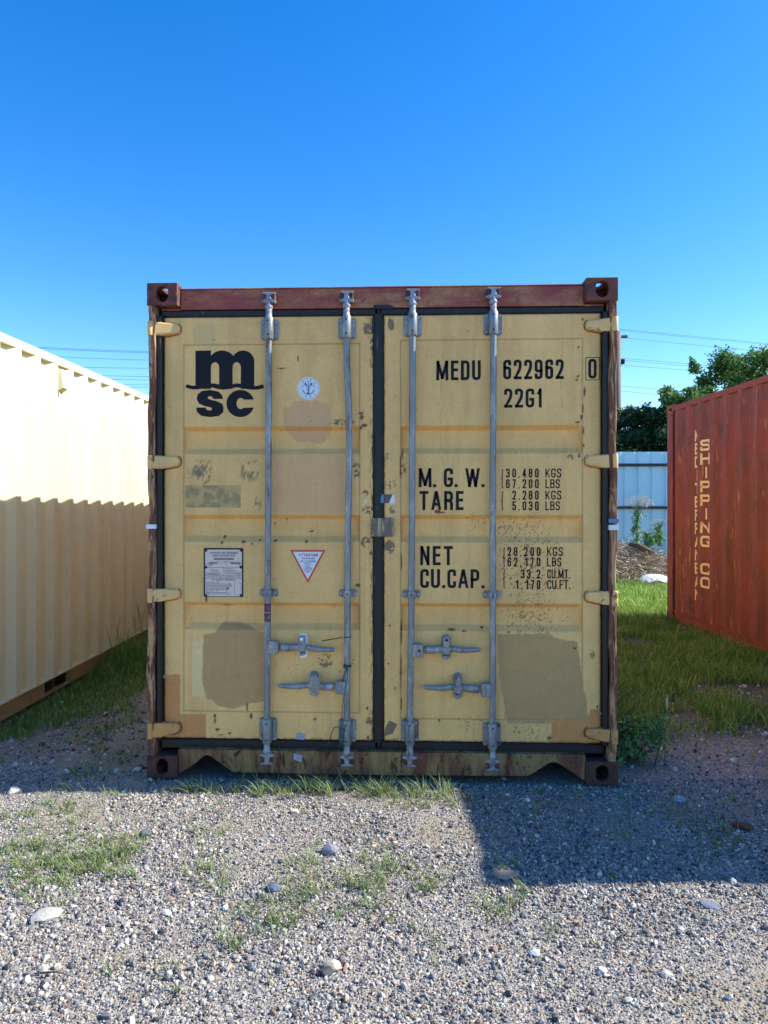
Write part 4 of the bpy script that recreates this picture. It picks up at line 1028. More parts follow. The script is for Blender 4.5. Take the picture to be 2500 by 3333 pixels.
def local2(px, py):
    d = ray(px, py); inv = C2.matrix_world
    mw = Matrix.Translation(C2.location) @ Matrix.Rotation(ang, 4, 'Z'); mi = mw.inverted()
    o3 = mi @ CAM; d3 = mi.to_3x3() @ d; t = (1.213-o3.x)/d3.x; return o3+d3*t
EDG = [71, 133.6, 188, 239, 285, 329, 368, 405, 437, 468]
_ly = [local2(p, 1500).y for p in EDG]; PER2 = (_ly[-1]-_ly[0])/(len(_ly)-1)
container_shell(C2, LBOX, ((M['cream'], M['cream']), M['cream'], M['cream'], M['tanrail'], M['cream'], M['cream']), phase=_ly[0]-.072, per=PER2, pockets=(local2(151, 2250).y, local2(232, 2200).y))
plain_end(C2, M['cream'], LBOX)
# ventilator on the side wall
va, vb = local2(188, 1196), local2(207, 1280); yv = (va.y+vb.y)/2
zt_, zb_ = va.z, vb.z
b = MB(); b.add([(1.205, yv-.05, zb_), (1.205, yv+.05, zb_), (1.205, yv+.05, zt_), (1.205, yv-.05, zt_), (1.25, yv-.04, zb_+.03), (1.25, yv+.04, zb_+.03), (1.235, yv+.04, zt_-.01), (1.235, yv-.04, zt_-.01)],
      [(4,5,6,7), (0,1,5,4), (3,7,6,2), (0,4,7,3), (1,2,6,5)]); b.build('ventilator', M['cream'], C2)
b = MB(); 
for z in (zb_-.006, zt_+.002): b.tube([(1.213, yv, z), (1.219, yv, z)], .009, 8)
b.build('ventilator_bolt', M['hole'], C2)

# ================================================================= the red container on the right
far = Vector((3.238, 4.875)); dr3 = Vector((-.232, 5.605)).normalized(); L3 = 5.61
ang3 = math.atan2(dr3.y, dr3.x)-math.pi/2
near = far-dr3*L3; c3 = near+Vector((dr3.y, -dr3.x))*1.219
C3 = empty('shipping_container', (c3.x, c3.y, 0.0), ang3)
tag(C3, 'faded rusty red corrugated shipping container on the right with vertical yellow lettering', 'shipping container')
mw3 = Matrix.Translation(C3.location) @ Matrix.Rotation(ang3, 4, 'Z'); mi3 = mw3.inverted()
def local3(px, py, x=-1.213):
    d = ray(px, py); o3 = mi3 @ CAM; d3 = mi3.to_3x3() @ d; t = (x-o3.x)/d3.x; return o3+d3*t
E3 = local3(2270, 1600, -1.213).y; PER3 = (E3-local3(2400, 1600, -1.213).y)/3; PH3 = E3-.001
# the outer flat lies on the near side of each sharp edge
PH3 = E3-.072*PER3/PER
container_shell(C3, L3, ((M['redrail'], M['redrail']), M['redrail'], M['redrail'], M['redrail'], M['redpaint'], M['redrail']), phase=PH3, per=PER3)
plain_end(C3, M['redpaint'], L3)
def side_text(s, px, py_top, pitch_px, hfac, wd, mat, xin=-1.185, shift=.06):
    p0 = local3(px, py_top, xin); p0.y -= shift; pz = p0.z-local3(px, py_top+pitch_px, xin).z; Hh = pz*hfac; vs, fs = [], []
    for i, ch in enumerate(s):
        if ch == ' ': continue
        zb = p0.z-i*pz-Hh
        wch = wd*(1.0 if ch not in 'I' else .35)
        def pl(u, v, l, zb=zb, wch=wch):
            yl = p0.y-(u-wch/2); off = float(corr(np.array(yl-PH3), PER3))
            return (-(1.213+off)-.0035-l*.0002, yl, zb+v)
        v2, f2 = text_mesh(ch, wch, Hh, pl, thick=.21, sub=.009); k = len(vs); vs += v2; fs += [tuple(q+k for q in f) for f in f2]
    return obj_vf('lettering', vs, fs, mat, C3)
o = side_text('SHIPPING CO', 2288, 1432, 44.4, .82, .14, M['yellowink'], shift=.074); o['label'] = 'yellow vertical lettering SHIPPING CO'
o = side_text('MEDITERRANEAN', 2261, 1400, 43, .86, .13, M['yellowink']); o['label'] = 'yellow vertical lettering partly hidden in a corrugation'

# ================================================================= gravel stones
ico = None
def ico_base():
    bm = bmesh.new(); bmesh.ops.create_icosphere(bm, subdivisions=1, radius=1); bm.verts.ensure_lookup_table()
    V = np.array([v.co[:] for v in bm.verts]); Fc = np.array([[v.index for v in f.verts] for f in bm.faces]); bm.free(); return V, Fc
IV, IF = ico_base()
OV = np.array([(1,0,0),(-1,0,0),(0,1,0),(0,-1,0),(0,0,1),(0,0,-1)], float); OF = np.array([(0,2,4),(2,1,4),(1,3,4),(3,0,4),(2,0,5),(1,2,5),(3,1,5),(0,3,5)])
PAL = .79*np.array([lin(104,102,104), lin(136,134,134), lin(164,160,154), lin(186,180,170), lin(208,200,186), lin(196,174,144), lin(228,220,206), lin(170,138,112), lin(74,74,80)])
PW = np.array([.14,.18,.18,.15,.12,.09,.06,.03,.05])
def rot_mats(n, rng):
    q = rng.normal(size=(n, 4)); q /= np.linalg.norm(q, axis=1)[:,None]; w_, x, y, z = q.T
    return np.stack([1-2*(y*y+z*z), 2*(x*y-z*w_), 2*(x*z+y*w_), 2*(x*y+z*w_), 1-2*(x*x+z*z), 2*(y*z-x*w_), 2*(x*z-y*w_), 2*(y*z+x*w_), 1-2*(x*x+y*y)], -1).reshape(n, 3, 3)
def stone_mesh(name, P, S, BV, BF, rng, bury=.25, cols=None):
    n = len(P); V = BV[None]*(rng.uniform(.72, 1.18, (n, len(BV), 1)))*np.stack([rng.uniform(.8,1.25,n), rng.uniform(.65,1.05,n), rng.uniform(.5,.85,n)], -1)[:,None,:]
    V = np.einsum('nij,nkj->nki', rot_mats(n, rng), V)*S[:,None,None]
    V = V+P[:,None,:]; V[...,2] += (S*(1-bury*2))[:,None]*.55
    Fc = (BF[None]+(np.arange(n)*len(BV))[:,None,None]).reshape(-1, 3)
    if cols is None:
        cols = PAL[rng.choice(len(PAL), n, p=PW/PW.sum())]*rng.uniform(.75, 1.15, (n,1))
    C = np.repeat(cols, len(BV), 0)
    return np_mesh(name, V.reshape(-1, 3), Fc, M['stone'], np.clip(C, 0, 1))
def scatter(n, x0, x1, y0, y1, dens=None):
    x = RNG.uniform(x0, x1, n); y = RNG.uniform(y0, y1, n)
    k = RNG.random(n) < (dens(x, y) if dens is not None else 1)
    inside = (np.abs(x) < 1.20) & (y > .02)
    k &= ~inside
    return x[k], y[k]
dn = lambda x, y: np.clip(1.05-.8*dirt_mask(x, y)-.62*sstep(.50, .60, fbm(x, y, .28, 4, 61)), .08, 1)
x, y = scatter(82000, -2.3, 2.5, -2.0, .10, dn)
s = np.clip(RNG.lognormal(math.log(.0048), .42, len(x)), .0024, .016)
s[y > -.3] *= .95
g1 = stone_mesh('gravel', np.stack([x, y, T(x, y)], -1), s, IV, IF, RNG)
o = link('gravel', g1); tag(o, 'loose crushed grey and tan gravel stones in the foreground', 'gravel', kind='stuff')
x, y = scatter(95000, -2.3, 2.5, -2.0, .10, lambda x, y: np.clip(1.1-.6*dirt_mask(x, y), .2, 1))
s = np.clip(RNG.lognormal(math.log(.0036), .3, len(x)), .002, .008)
o = link('fine_gravel', stone_mesh('fine_gravel', np.stack([x, y, T(x, y)], -1), s, OV, OF, RNG)); tag(o, 'small gravel chips between the larger stones', 'gravel', kind='stuff')
x, y = scatter(16000, -2.8, 3.9, .0, 3.2, lambda x, y: np.clip(1.2-.38*y, .1, 1))
s = np.clip(RNG.lognormal(math.log(.0075), .45, len(x)), .003, .026)
o = link('scattered_gravel', stone_mesh('scattered_gravel', np.stack([x, y, T(x, y)], -1), s, IV, IF, RNG)); tag(o, 'scattered stones on the shaded dirt beside the containers', 'gravel', kind='stuff')

# larger stones one can point at
def rock(px, py, r, colr, label, flat=.6, sd=0, asp=1.25):
    p = ground_at(px, py); rng = np.random.default_rng(sd+90)
    bm = bmesh.new(); bmesh.ops.create_icosphere(bm, subdivisions=2, radius=1)
    for v in bm.verts:
        n_ = v.co.normalized(); k = 1
        for j in range(6):
            d = Vector(rng.normal(size=3)) if False else None
        v.co = n_
    # chop with random planes for angular facets
    for j in range(9):
        d = Vector(rng.normal(size=3)).normalized(); lim = rng.uniform(.62, .85)
        for v in bm.verts:
            e = v.co.dot(d)-lim
            if e > 0: v.co -= d*e
    for v in bm.verts: v.co = Vector((v.co.x*asp, v.co.y, v.co.z*flat))*r
    me = bpy.data.meshes.new('rock'); bm.to_mesh(me); bm.free()
    a = me.color_attributes.new('Col', 'FLOAT_COLOR', 'POINT'); cc = np.ones((len(me.vertices), 4), np.float32); cc[:,:3] = colr; a.data.foreach_set('color', cc.ravel())
    me.materials.append(M['stone']); o = link('rock', me, None, (p.x, p.y, float(T(p.x, p.y))+r*flat*.55)); o.rotation_euler = (rng.uniform(-.2,.2), rng.uniform(-.2,.2), rng.uniform(0, 6)); o.rotation_euler.z = rng.uniform(-.6,.6)
    tag(o, label, 'rock', 'larger rocks lying in the gravel')
rock(1076,2772,.030,lin(128,130,140),'grey angular rock standing in the gravel in front of the container centre',.8,1)
rock(150,2996,.040,lin(176,170,158),'flat pale rock low at the left edge of the gravel',.42,2,1.4)
rock(893,2903,.024,lin(86,98,124),'small blue-grey stone left of the grass tufts in the middle',.8,3)
rock(471,2728,.022,lin(92,104,122),'small bluish stone beside the grass patch on the left',.75,4)
rock(958,2643,.020,lin(206,184,158),'tan round stone below the grass fringe in front of the sill',.7,5)
rock(1083,3160,.024,lin(196,180,154),'tan stone beside a dark one near the bottom centre',.7,6)
rock(1060,3180,.020,lin(74,72,76),'dark stone left of the tan stone near the bottom centre',.7,7)
rock(543,2982,.015,lin(216,216,214),'small white stone in the gravel at lower left of the centre',.7,8)
rock(45,2583,.030,lin(214,204,184),'white rock on the shadow line at the far left',.8,9)
rock(2418,2694,.042,lin(104,66,56),'reddish brown rock in the shade at the far right',.4,10,1.4)
rock(2309,2956,.030,lin(108,112,124),'flat grey slate chip on the sunlit gravel at the right',.25,11,1.5)
rock(1741,3106,.016,lin(216,218,222),'white stone in the gravel right of centre',.7,12)
rock(1640,2853,.034,lin(164,146,124),'flat brown stone inside the corner of the shadow',.3,13,1.8)
rock(1964,3170,.013,lin(206,212,224),'pale bluish stone in the lower right gravel',.7,14)
rock(1640,2470+60,.016,lin(150,150,156),'little grey stone in front of the sill',.7,15)
rock(2215,2605,.030,lin(158,160,170),'pale stone in the shade right of the container corner',.6,16)
for (pa_, pb_, lb) in (((130,3195),(235,3206),'short brown twig lying on the gravel at the lower left'), ((2015,2830+250),(2050,3050),'thin straw stalk on the sunlit gravel at right')):
    a_, b_ = ground_at(*pa_), ground_at(*pb_); za = float(T(a_.x, a_.y))+.014
    t = MB(); t.tube([(a_.x, a_.y, za), ((a_.x+b_.x)/2, (a_.y+b_.y)/2+.006, za+.005), (b_.x, b_.y, za)], [.003,.0028,.0014], 6); o = t.build('twig', M['bark']); tag(o, lb, 'twig')

# ================================================================= grass
def blades(name, B, H, Wd, az, lean, col, label, curl=None, mat='grass', link_=True):
    n = len(B); t = np.array([0, .35, .7, 1.0]); curl = lean if curl is None else curl
    dirx, diry = np.cos(az), np.sin(az); side = np.stack([-diry, dirx, 0*az], -1)
    # random facing of the blade width
    fa = az+RNG.uniform(-1.2, 1.2, n)+math.pi/2; side = np.stack([np.cos(fa), np.sin(fa), 0*fa], -1)
    pts = []
    for tk in t:
        bend = (lean*tk+curl*tk*tk)*.6; h = H*np.sin(np.clip(tk*1.0, 0, 1)*np.pi/2*np.clip(1-.25*curl, .4, 1))**1.0
        h = H*tk*(1-.35*np.clip(curl*tk*tk, 0, 1.2))
        pts.append(B+np.stack([dirx*H*bend, diry*H*bend, h], -1))
    wk = [1, .85, .55, 0]
    V = np.zeros((n, 7, 3))
    for k in range(3):
        V[:,2*k] = pts[k]-side*(Wd*wk[k]/2)[:,None]; V[:,2*k+1] = pts[k]+side*(Wd*wk[k]/2)[:,None]
    V[:,6] = pts[3]
    off = (np.arange(n)*7)[:,None]
    q = np.concatenate([off+np.array([[0,1,3,2]]), off+np.array([[2,3,5,4]])]); tr = off+np.array([[4,5,6]])
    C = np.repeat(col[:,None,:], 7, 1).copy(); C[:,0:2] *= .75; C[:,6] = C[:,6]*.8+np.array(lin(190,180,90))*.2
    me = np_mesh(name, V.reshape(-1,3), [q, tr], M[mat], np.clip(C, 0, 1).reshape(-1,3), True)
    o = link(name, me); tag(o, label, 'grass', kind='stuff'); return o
GC = np.array([lin(74,112,44), lin(96,132,52), lin(118,146,66), lin(136,150,78), lin(150,146,92)])
def gcol(n, w_=(.3,.3,.2,.12,.08), k=1.0):
    return GC[RNG.choice(5, n, p=np.array(w_)/sum(w_))]*RNG.uniform(.75, 1.2, (n,1))*k
def lawn(name, n, x0, x1, y0, y1, hfn, dens, label, wd=(.003,.006), lean=.5, cw=(.3,.3,.2,.12,.08), k=1.0):
    x = RNG.uniform(x0, x1, n); y = RNG.uniform(y0, y1, n); kk = RNG.random(n) < dens(x, y)
    x, y = x[kk], y[kk]; m = len(x); h = hfn(x, y)*RNG.uniform(.5, 1.25, m)
    B = np.stack([x, y, T(x, y)-.004], -1)
    return blades(name, B, h, RNG.uniform(*wd, m), RNG.uniform(0, 2*np.pi, m), RNG.uniform(.1, lean, m), gcol(m, cw, k), label, RNG.uniform(0, 1.1, m))
left_wall = lambda y: -2.64-.024*y
redx = lambda y: 3.238+(4.875-y)*.042
# right, between the containers (shade)
lawn('grass', 75000, 1.235, 3.9, .30, 5.6, lambda x, y: .03+.17*fbm(x, y, .35, 4, 71)**1.4+.02*(y > 1.5),
     lambda x, y: (x < redx(y)+.05)*np.clip(1.0*sstep(.45, .78, fbm(x, y, .40, 4, 72)+.26*sstep(.3, 1.6, y)-.55*np.exp(-(((x-2.75)/.45)**2+((y-1.35)/.45)**2))), 0.02, 1),
     'knee-low green grass in the shade between the beige and red containers', (.004,.009), .7, k=1.45)
lawn('grass', 42000, 1.2, 6.5, 5.4, 10.8, lambda x, y: .07+.07*fbm(x, y, .8, 3, 73), lambda x, y: sstep(.30, .5, fbm(x, y, .6, 3, 74)+.3*sstep(5.6, 6.6, y)),
     'bright sunlit lawn behind the containers in front of the fence', (.006,.013), .6, (.1,.3,.35,.2,.05), 1.75)
lawn('grass', 22000, -4.5, 6.5, 10.5, 14.6, lambda x, y: .10+.16*fbm(x, y, .8, 3, 75), lambda x, y: sstep(.35, .55, fbm(x, y, .9, 3, 76)),
     'taller rough grass along the foot of the metal fence', (.008,.016), .6, (.2,.3,.25,.15,.1), 1.5)
# left, between the containers
lawn('grass', 28000, -2.5, -1.24, .6, 5.5, lambda x, y: .05+.26*sstep(1.9, 2.8, y-.3*(x+2))*fbm(x, y, .5, 3, 81)+.05*fbm(x, y, .4, 2, 82),
     lambda x, y: np.clip(sstep(.40, .70, fbm(x, y, .5, 3, 83)+.6*sstep(1.6, 2.4, y-.4*(x+2))+.16*np.exp(-((y-1.2+.3*(x+2))/.35)**2)-.6*np.exp(-((x+1.30+.28*(y-.4))/.22)**2)*sstep(1.9, 1.5, y)), .01, 1),
     'uneven grass in the shaded gap between the cream and beige containers', (.004,.009), .8, k=1.4)
lawn('grass', 3000, -2.6, -2.3, .6, 5.5, lambda x, y: .06+.26*sstep(1.8, 2.6, y)*fbm(x, y, .4, 3, 84), lambda x, y: sstep(.35, .65, fbm(x, y, .4, 3, 85)+.2*sstep(1.8, 2.5, y)),
     'long grass growing along the base of the cream container', (.005,.011), .9)
lawn('grass', 2600, -2.7, -1.24, -.2, 1.0, lambda x, y: .035+.03*fbm(x, y, .4, 3, 86), lambda x, y: sstep(.52, .66, fbm(x, y, .3, 3, 87)), 'sparse short grass in the shade at lower left of the beige container', (.003,.006), .8)
lawn('grass', 3500, 1.24, 4.0, -.9, .5, lambda x, y: .035+.04*fbm(x, y, .4, 3, 88), lambda x, y: sstep(.55, .68, fbm(x, y, .3, 3, 89)), 'sparse grass sprouting from the shaded gravel at right', (.003,.006), .8)
# tufts in the sunlit gravel
def tufts(name, zones, label):
    Bs, H, Wd, az, ln, cl, cc = [], [], [], [], [], [], []
    for (cu, cv, ru, rv, nt_, hh, nb) in zones:
        for k in range(int(nt_*1.15)):
            a = RNG.uniform(0, 2*np.pi); r = math.sqrt(RNG.random()); r *= RNG.uniform(.8, 1.35); px = cu+ru*r*math.cos(a); py = cv+rv*r*math.sin(a)
            p = ground_at(px, py); n = max(2, int(RNG.poisson(nb*.8))); h0 = hh*RNG.uniform(.5, 1.7); tint = RNG.uniform(.8, 1.15); dry = RNG.random() < .15
            spread = .006+.010*RNG.random(); dirn = RNG.uniform(0, 2*np.pi)
            for j in range(n):
                bx_ = p.x+RNG.normal(0, spread); by_ = p.y+RNG.normal(0, spread)
                Bs.append((bx_, by_, float(T(bx_, by_))+.001)); H.append(h0*RNG.uniform(.5, 1.15)); Wd.append(RNG.uniform(.0025, .0048)); az.append(RNG.uniform(0, 2*np.pi) if RNG.random() < .6 else dirn+RNG.normal(0, .6))
                ln.append(RNG.uniform(.25, 1.3)); cl.append(RNG.uniform(.1, 1.1)); cc.append(GC[RNG.choice([0,1,2,3,4], p=[.08,.22,.32,.26,.12] if not dry else [0,.1,.2,.3,.4])]*tint*.75+np.array(lin(168,176,150))*.25)
    return blades(name, np.array(Bs), np.array(H), np.array(Wd), np.array(az), np.array(ln), np.array(cc), label, np.array(cl))
tufts('grass_tufts', [
    (170,2680,180,50,34,.05,9), (60,2760,90,40,14,.05,9), (230,2790,190,60,75,.04,12), (110,2850,130,50,45,.04,11), (310,2830,120,50,34,.045,10), (170,2930,120,40,16,.04,8), (420,2750,60,60,10,.06,9),
    (560,2580,120,16,12,.045,7), (800,2575,220,14,44,.06,8), (1100,2576,230,16,60,.075,9), (1360,2590,140,40,40,.065,8), (1490,2610,50,40,12,.05,7), (300,2590,120,14,10,.05,8),
    (670,2720,80,30,8,.05,6), (620,2830,60,50,7,.05,6), (700,2850,80,60,14,.055,7), (960,2790,60,30,5,.05,6), (980,2870,70,60,14,.06,8), (1170,2850,120,60,20,.06,8), (1100,2950,180,60,22,.065,8),
    (860,2990,140,50,14,.055,8), (760,3080,60,40,5,.07,8), (930,3050,80,50,7,.05,7), (360,3170,20,30,2,.08,7), (560,3200,80,60,4,.05,6),
    (1330,2870,110,60,20,.06,8), (1600,2960,60,30,9,.05,7), (1700,2950,50,40,6,.06,7), (1780,3040,40,30,4,.05,6), (1980,2850,20,10,2,.05,5), (1400,3080,60,60,5,.05,6), (1660,2830,40,20,4,.045,6), (600,2640,400,60,24,.03,4), (1250,2720,200,60,14,.035,5)],
    'thin green grass tufts growing through the sunlit gravel')
tufts('grass_tufts', [(1700,2600,160,60,12,.045,6), (2000,2640,200,80,14,.045,6), (2300,2700,160,60,10,.045,6), (1250,2535,600,10,16,.035,5), (300,2540,250,30,10,.04,6)], 'faint grass tufts in the shaded gravel')
# tall seed stalks beside the cream container and a few long blades
def stalks(x, y, n, h, label, sd):
    rng = np.random.default_rng(sd); e = empty('seeding_grass', (x, y, float(T(x, y)))); tag(e, label, 'grass clump')
    b = MB(); s2 = MB()
    for k in range(n):
        a = rng.uniform(0, 6.28); dx, dy = rng.normal(0, .10), rng.normal(0, .22); hh = h*rng.uniform(.7, 1.15); lx_, ly2 = math.cos(a)*.08, math.sin(a)*.08
        p = [Vector((dx, dy, 0)), Vector((dx+lx_*.3, dy+ly2*.3, hh*.5)), Vector((dx+lx_, dy+ly2, hh))]; b.tube(p, [.0018,.0014,.001], 4)
        for j in range(6):
            q = p[1].lerp(p[2], .4+.6*j/6); d = Vector((rng.normal(0,.012), rng.normal(0,.012), .016)); s2.tube([q, q+d], [.002,.0006], 4)
    b.build('stem', M['twine2'], e); s2.build('seed_head', M['seed'], e)
M['twine2'] = simple('green_stem', lin(92,104,56), .7); M['seed'] = simple('seed_brown', lin(128,110,80), .8)
stalks(-2.32, 3.2, 16, .50, 'tall seeding grass stalks against the far end of the cream wall', 3)
stalks(-2.30, 2.4, 14, .42, 'seeding grass stalks against the middle of the cream wall', 4)

# leafy plants
def leaf_cloud(name, centres, radii, n, size, cols, rng, aspect=.45, up_bias=.3):
    ci = rng.choice(len(centres), n, p=radii**2/(radii**2).sum()); d = rng.normal(size=(n,3)); d /= np.linalg.norm(d, axis=1)[:,None]
    r = rng.random(n)**.6*rng.uniform(.7, 1.35, n)
    P = centres[ci]+d*(radii[ci]*r)[:,None]*np.array([1,1,.85])
    nn = d*.5+rng.normal(size=(n,3))*.6+np.array([0,0,up_bias]); nn /= np.linalg.norm(nn, axis=1)[:,None]
    a = np.cross(nn, rng.normal(size=(n,3))); a /= np.linalg.norm(a, axis=1)[:,None]; b_ = np.cross(nn, a)
    s = size*rng.uniform(.6, 1.4, n)
    V = np.stack([P-a*s[:,None], P-b_*(s*aspect)[:,None], P+a*s[:,None], P+b_*(s*aspect)[:,None]], 1)
    Fq = np.arange(n*4).reshape(n, 4); c = cols[rng.choice(len(cols), n)]*rng.uniform(.7, 1.25, (n,1)); C = np.repeat(c[:,None,:], 4, 1)
    return np_mesh(name, V.reshape(-1,3), Fq, M['leaf'], np.clip(C,0,1).reshape(-1,3))
def weed(x, y, h, w_, n, size, label, cols, sd):
    rng = np.random.default_rng(sd); e = empty('leafy_weed', (x, y, float(T(x, y)))); tag(e, label, 'weed')
    k = 14; c = np.stack([rng.normal(0, w_*.45, k), rng.normal(0, w_*.45, k), rng.uniform(.25, .95, k)*h], -1); rad = rng.uniform(.25, .5, k)*w_
    o = link('foliage', leaf_cloud('foliage', c, rad, n, size, cols, rng), e)
    b = MB()
    for q in c: b.tube([(q[0]*.2, q[1]*.2, 0), (q[0]*.7, q[1]*.7, q[2]*.6), tuple(q)], [.003,.0025,.001], 5)
    b.build('stem', M['twine2'], e)
WC = 1.5*np.array([lin(64,104,60), lin(84,124,70), lin(52,88,50), lin(104,140,80)])
weed(1.40, .38, .24, .18, 1100, .016, 'bushy broad-leaved weed beside the lower right corner of the beige container', WC, 5)
weed(-1.42, 5.0, .8, .14, 500, .03, 'tall broad-leaved weed between the cream wall and the beige container', WC, 6)
e = empty('tall_grass_stem', (1.56, .30, 0)); tag(e, 'single pale seeding grass stem beside the bushy weed', 'grass stem')
b = MB(); b.tube([(0,0,0), (.004,0,.2), (.012,0,.36)], [.002,.0016,.001], 5); b.build('stem', M['twine2'], e)
b = MB(); b.tube([(.010,0,.30), (.012,0,.34), (.014,0,.385)], [.002,.0045,.001], 6); b.build('seed_head', simple('pale_seed', lin(190,196,150), .8), e)
# long blades beside the corner
n = 60; B = np.stack([RNG.uniform(1.26, 1.5, n), RNG.uniform(.25, 1.3, n), np.zeros(n)], -1)
blades('long_grass', B, RNG.uniform(.25, .5, n), RNG.uniform(.006, .012, n), RNG.uniform(-.5, .6, n), RNG.uniform(.2, .9, n), gcol(n), 'long grass blades leaning out beside the right wall of the beige container', RNG.uniform(.2, 1, n))

# ================================================================= background: fence, mound, pole, wires, trees
FY = 11.5
e = empty('metal_fence', (0, FY, 0)); tag(e, 'pale ribbed metal sheet fence with two dark horizontal rails behind the yard', 'fence')
FH = at_d(2080, 1473, 15.1).z; SW = 1.17; x_start = at_y(2070-10, 1633, FY).x-SW*12
def sheet_mesh():
    ns = 4; xs, ysv = [], []
    for k in range(ns):
        o = k*SW/ns; xs += [o, o+.03, o+.045, o+.10, o+.115]; ysv += [0, 0, .03, .03, 0] if False else [0, 0, .026, .026, 0]
    xs.append(SW); ysv.append(0); m = len(xs); vs = [(xq, yq, z) for z in (-.05, FH) for xq, yq in zip(xs, ysv)]
    me = bpy.data.meshes.new('sheet'); me.from_pydata(vs, [], [(i, i+1, m+i+1, m+i) for i in range(m-1)]); me.update(); me.materials.append(M['fence']); return me
SM = sheet_mesh()
for k in range(24):
    o = link('sheet', SM, e, (x_start+k*SW, .002*(k % 2), 0)); s_ = o.modifiers.new('t', 'SOLIDIFY'); s_.thickness = .002
for py in (1513, 1652):
    z = at_y(2090, py, FY-.05).z; b = MB(); b.box(x_start, x_start+24*SW, -.055, -.004, z-.030, z+.030); b.build('rail', M['fencerail'], e)
for k in range(10):
    b = MB(); xx = x_start+.3+k*2.9
    if abs(xx-at_y(2090,1633,FY).x) < .9: continue
    b.box(xx, xx+.06, -.12, -.057, 0, FH-.15); b.build('fence_post', M['fencerail'], e)

# brush mound
mc = at_d(2080, 1850, 13.2); MX, MY_ = mc.x-.35, mc.y
def mound(x, y): return .54*np.exp(-(((x-MX)/1.0)**2+((y-MY_-.2)/.8)**2))*(.8+.4*fbm(x, y, .5, 3, 5))
xs = np.linspace(MX-2.2, MX+2.2, 60); ys = np.linspace(MY_-1.6, MY_+1.3, 40); X, Y = np.meshgrid(xs, ys); n, m = X.shape; idx = np.arange(n*m).reshape(n, m)
col = np.repeat(np.array([lin(112,98,76)]), n*m, 0)*RNG.uniform(.8, 1.2, (n*m,1))
me = np_mesh('brush_mound', np.stack([X, Y, mound(X, Y)-.03], -1).reshape(-1,3), np.stack([idx[:-1,:-1], idx[:-1,1:], idx[1:,1:], idx[1:,:-1]], -1).reshape(-1,4), M['straw'], col, True)
o = link('brush_mound', me); tag(o, 'low mound of earth and cut brush in front of the fence', None, kind='structure')
n = 9000; x = RNG.normal(MX, .75, n); y = RNG.normal(MY_-.1, .55, n); z = mound(x, y)+RNG.uniform(0, .06, n)
SC = np.array([lin(182,166,142), lin(204,190,166), lin(150,130,108), lin(124,106,90), lin(214,202,182)])
L_ = RNG.uniform(.08, .32, n); a = RNG.uniform(0, 6.28, n); el = RNG.normal(0, .35, n); d = np.stack([np.cos(a)*np.cos(el), np.sin(a)*np.cos(el), np.sin(el)], -1)*L_[:,None]
P0 = np.stack([x, y, z], -1); wv = np.stack([0*a, 0*a, np.full(n, .005)], -1)
V = np.stack([P0-wv, P0+d-wv, P0+d+wv, P0+wv], 1)
me = np_mesh('dead_brush', V.reshape(-1,3), np.arange(n*4).reshape(n,4), M['straw'], np.repeat(SC[RNG.choice(5, n)][:,None,:], 4, 1).reshape(-1,3))
tag(link('dead_brush', me), 'heap of dry brown twigs and cut straw on the mound', 'brush', kind='stuff')
n = 9000; x = RNG.uniform(MX-2, MX+3.4, n); y = RNG.uniform(MY_-1.9, MY_+1.2, n); kk = fbm(x, y, .5, 3, 47) > .46; x, y = x[kk], y[kk]; n = len(x)
blades('grass', np.stack([x, y, mound(x, y)], -1), RNG.uniform(.06,.22,n), RNG.uniform(.008,.014,n), RNG.uniform(0,6.28,n), RNG.uniform(.1,.7,n), gcol(n, (.2,.3,.25,.15,.1)), 'patchy green grass growing over the brush mound', RNG.uniform(0,.9,n))
# dark log on the mound, white plastic bag
lg = empty('log', (0,0,0)); tag(lg, 'dark rotten branch lying on top of the brush mound', 'log')
p0, p1 = at_d(2048, 1771, 13.0), at_d(2120, 1795, 12.8); b = MB(); lg.location = p0
b.tube([(0,0,0), tuple((p1-p0)*.4+Vector((0,0,.03))), tuple((p1-p0)*.7), tuple(p1-p0)], [.03,.05,.06,.035], 8); b.build('trunk', M['bark'], lg)
for f_ in (M['bark'],): pass
pb_ = at_d(2132, 1876, 12.0); rng = np.random.default_rng(4)
xs = np.linspace(-.28, .30, 22); ys = np.linspace(-.2, .2, 14); X, Y = np.meshgrid(xs, ys); Zh = np.clip(.13*(1-(X/.32)**2-(Y/.22)**2), 0, 1)+.05*(fbm(X, Y, .09, 3, 3)-.4)*((X/.32)**2+(Y/.22)**2 < 1)
n, m = X.shape; idx = np.arange(n*m).reshape(n, m)
o = link('plastic_sheet', np_mesh('plastic_sheet', np.stack([X, Y, Zh], -1).reshape(-1,3), np.stack([idx[:-1,:-1], idx[:-1,1:], idx[1:,1:], idx[1:,:-1]], -1).reshape(-1,4), M['plastic'], None, True)); o.location = (pb_.x, pb_.y, .06)
tag(o, 'crumpled white plastic sheet lying on the grass beside the brush mound', 'plastic sheet')
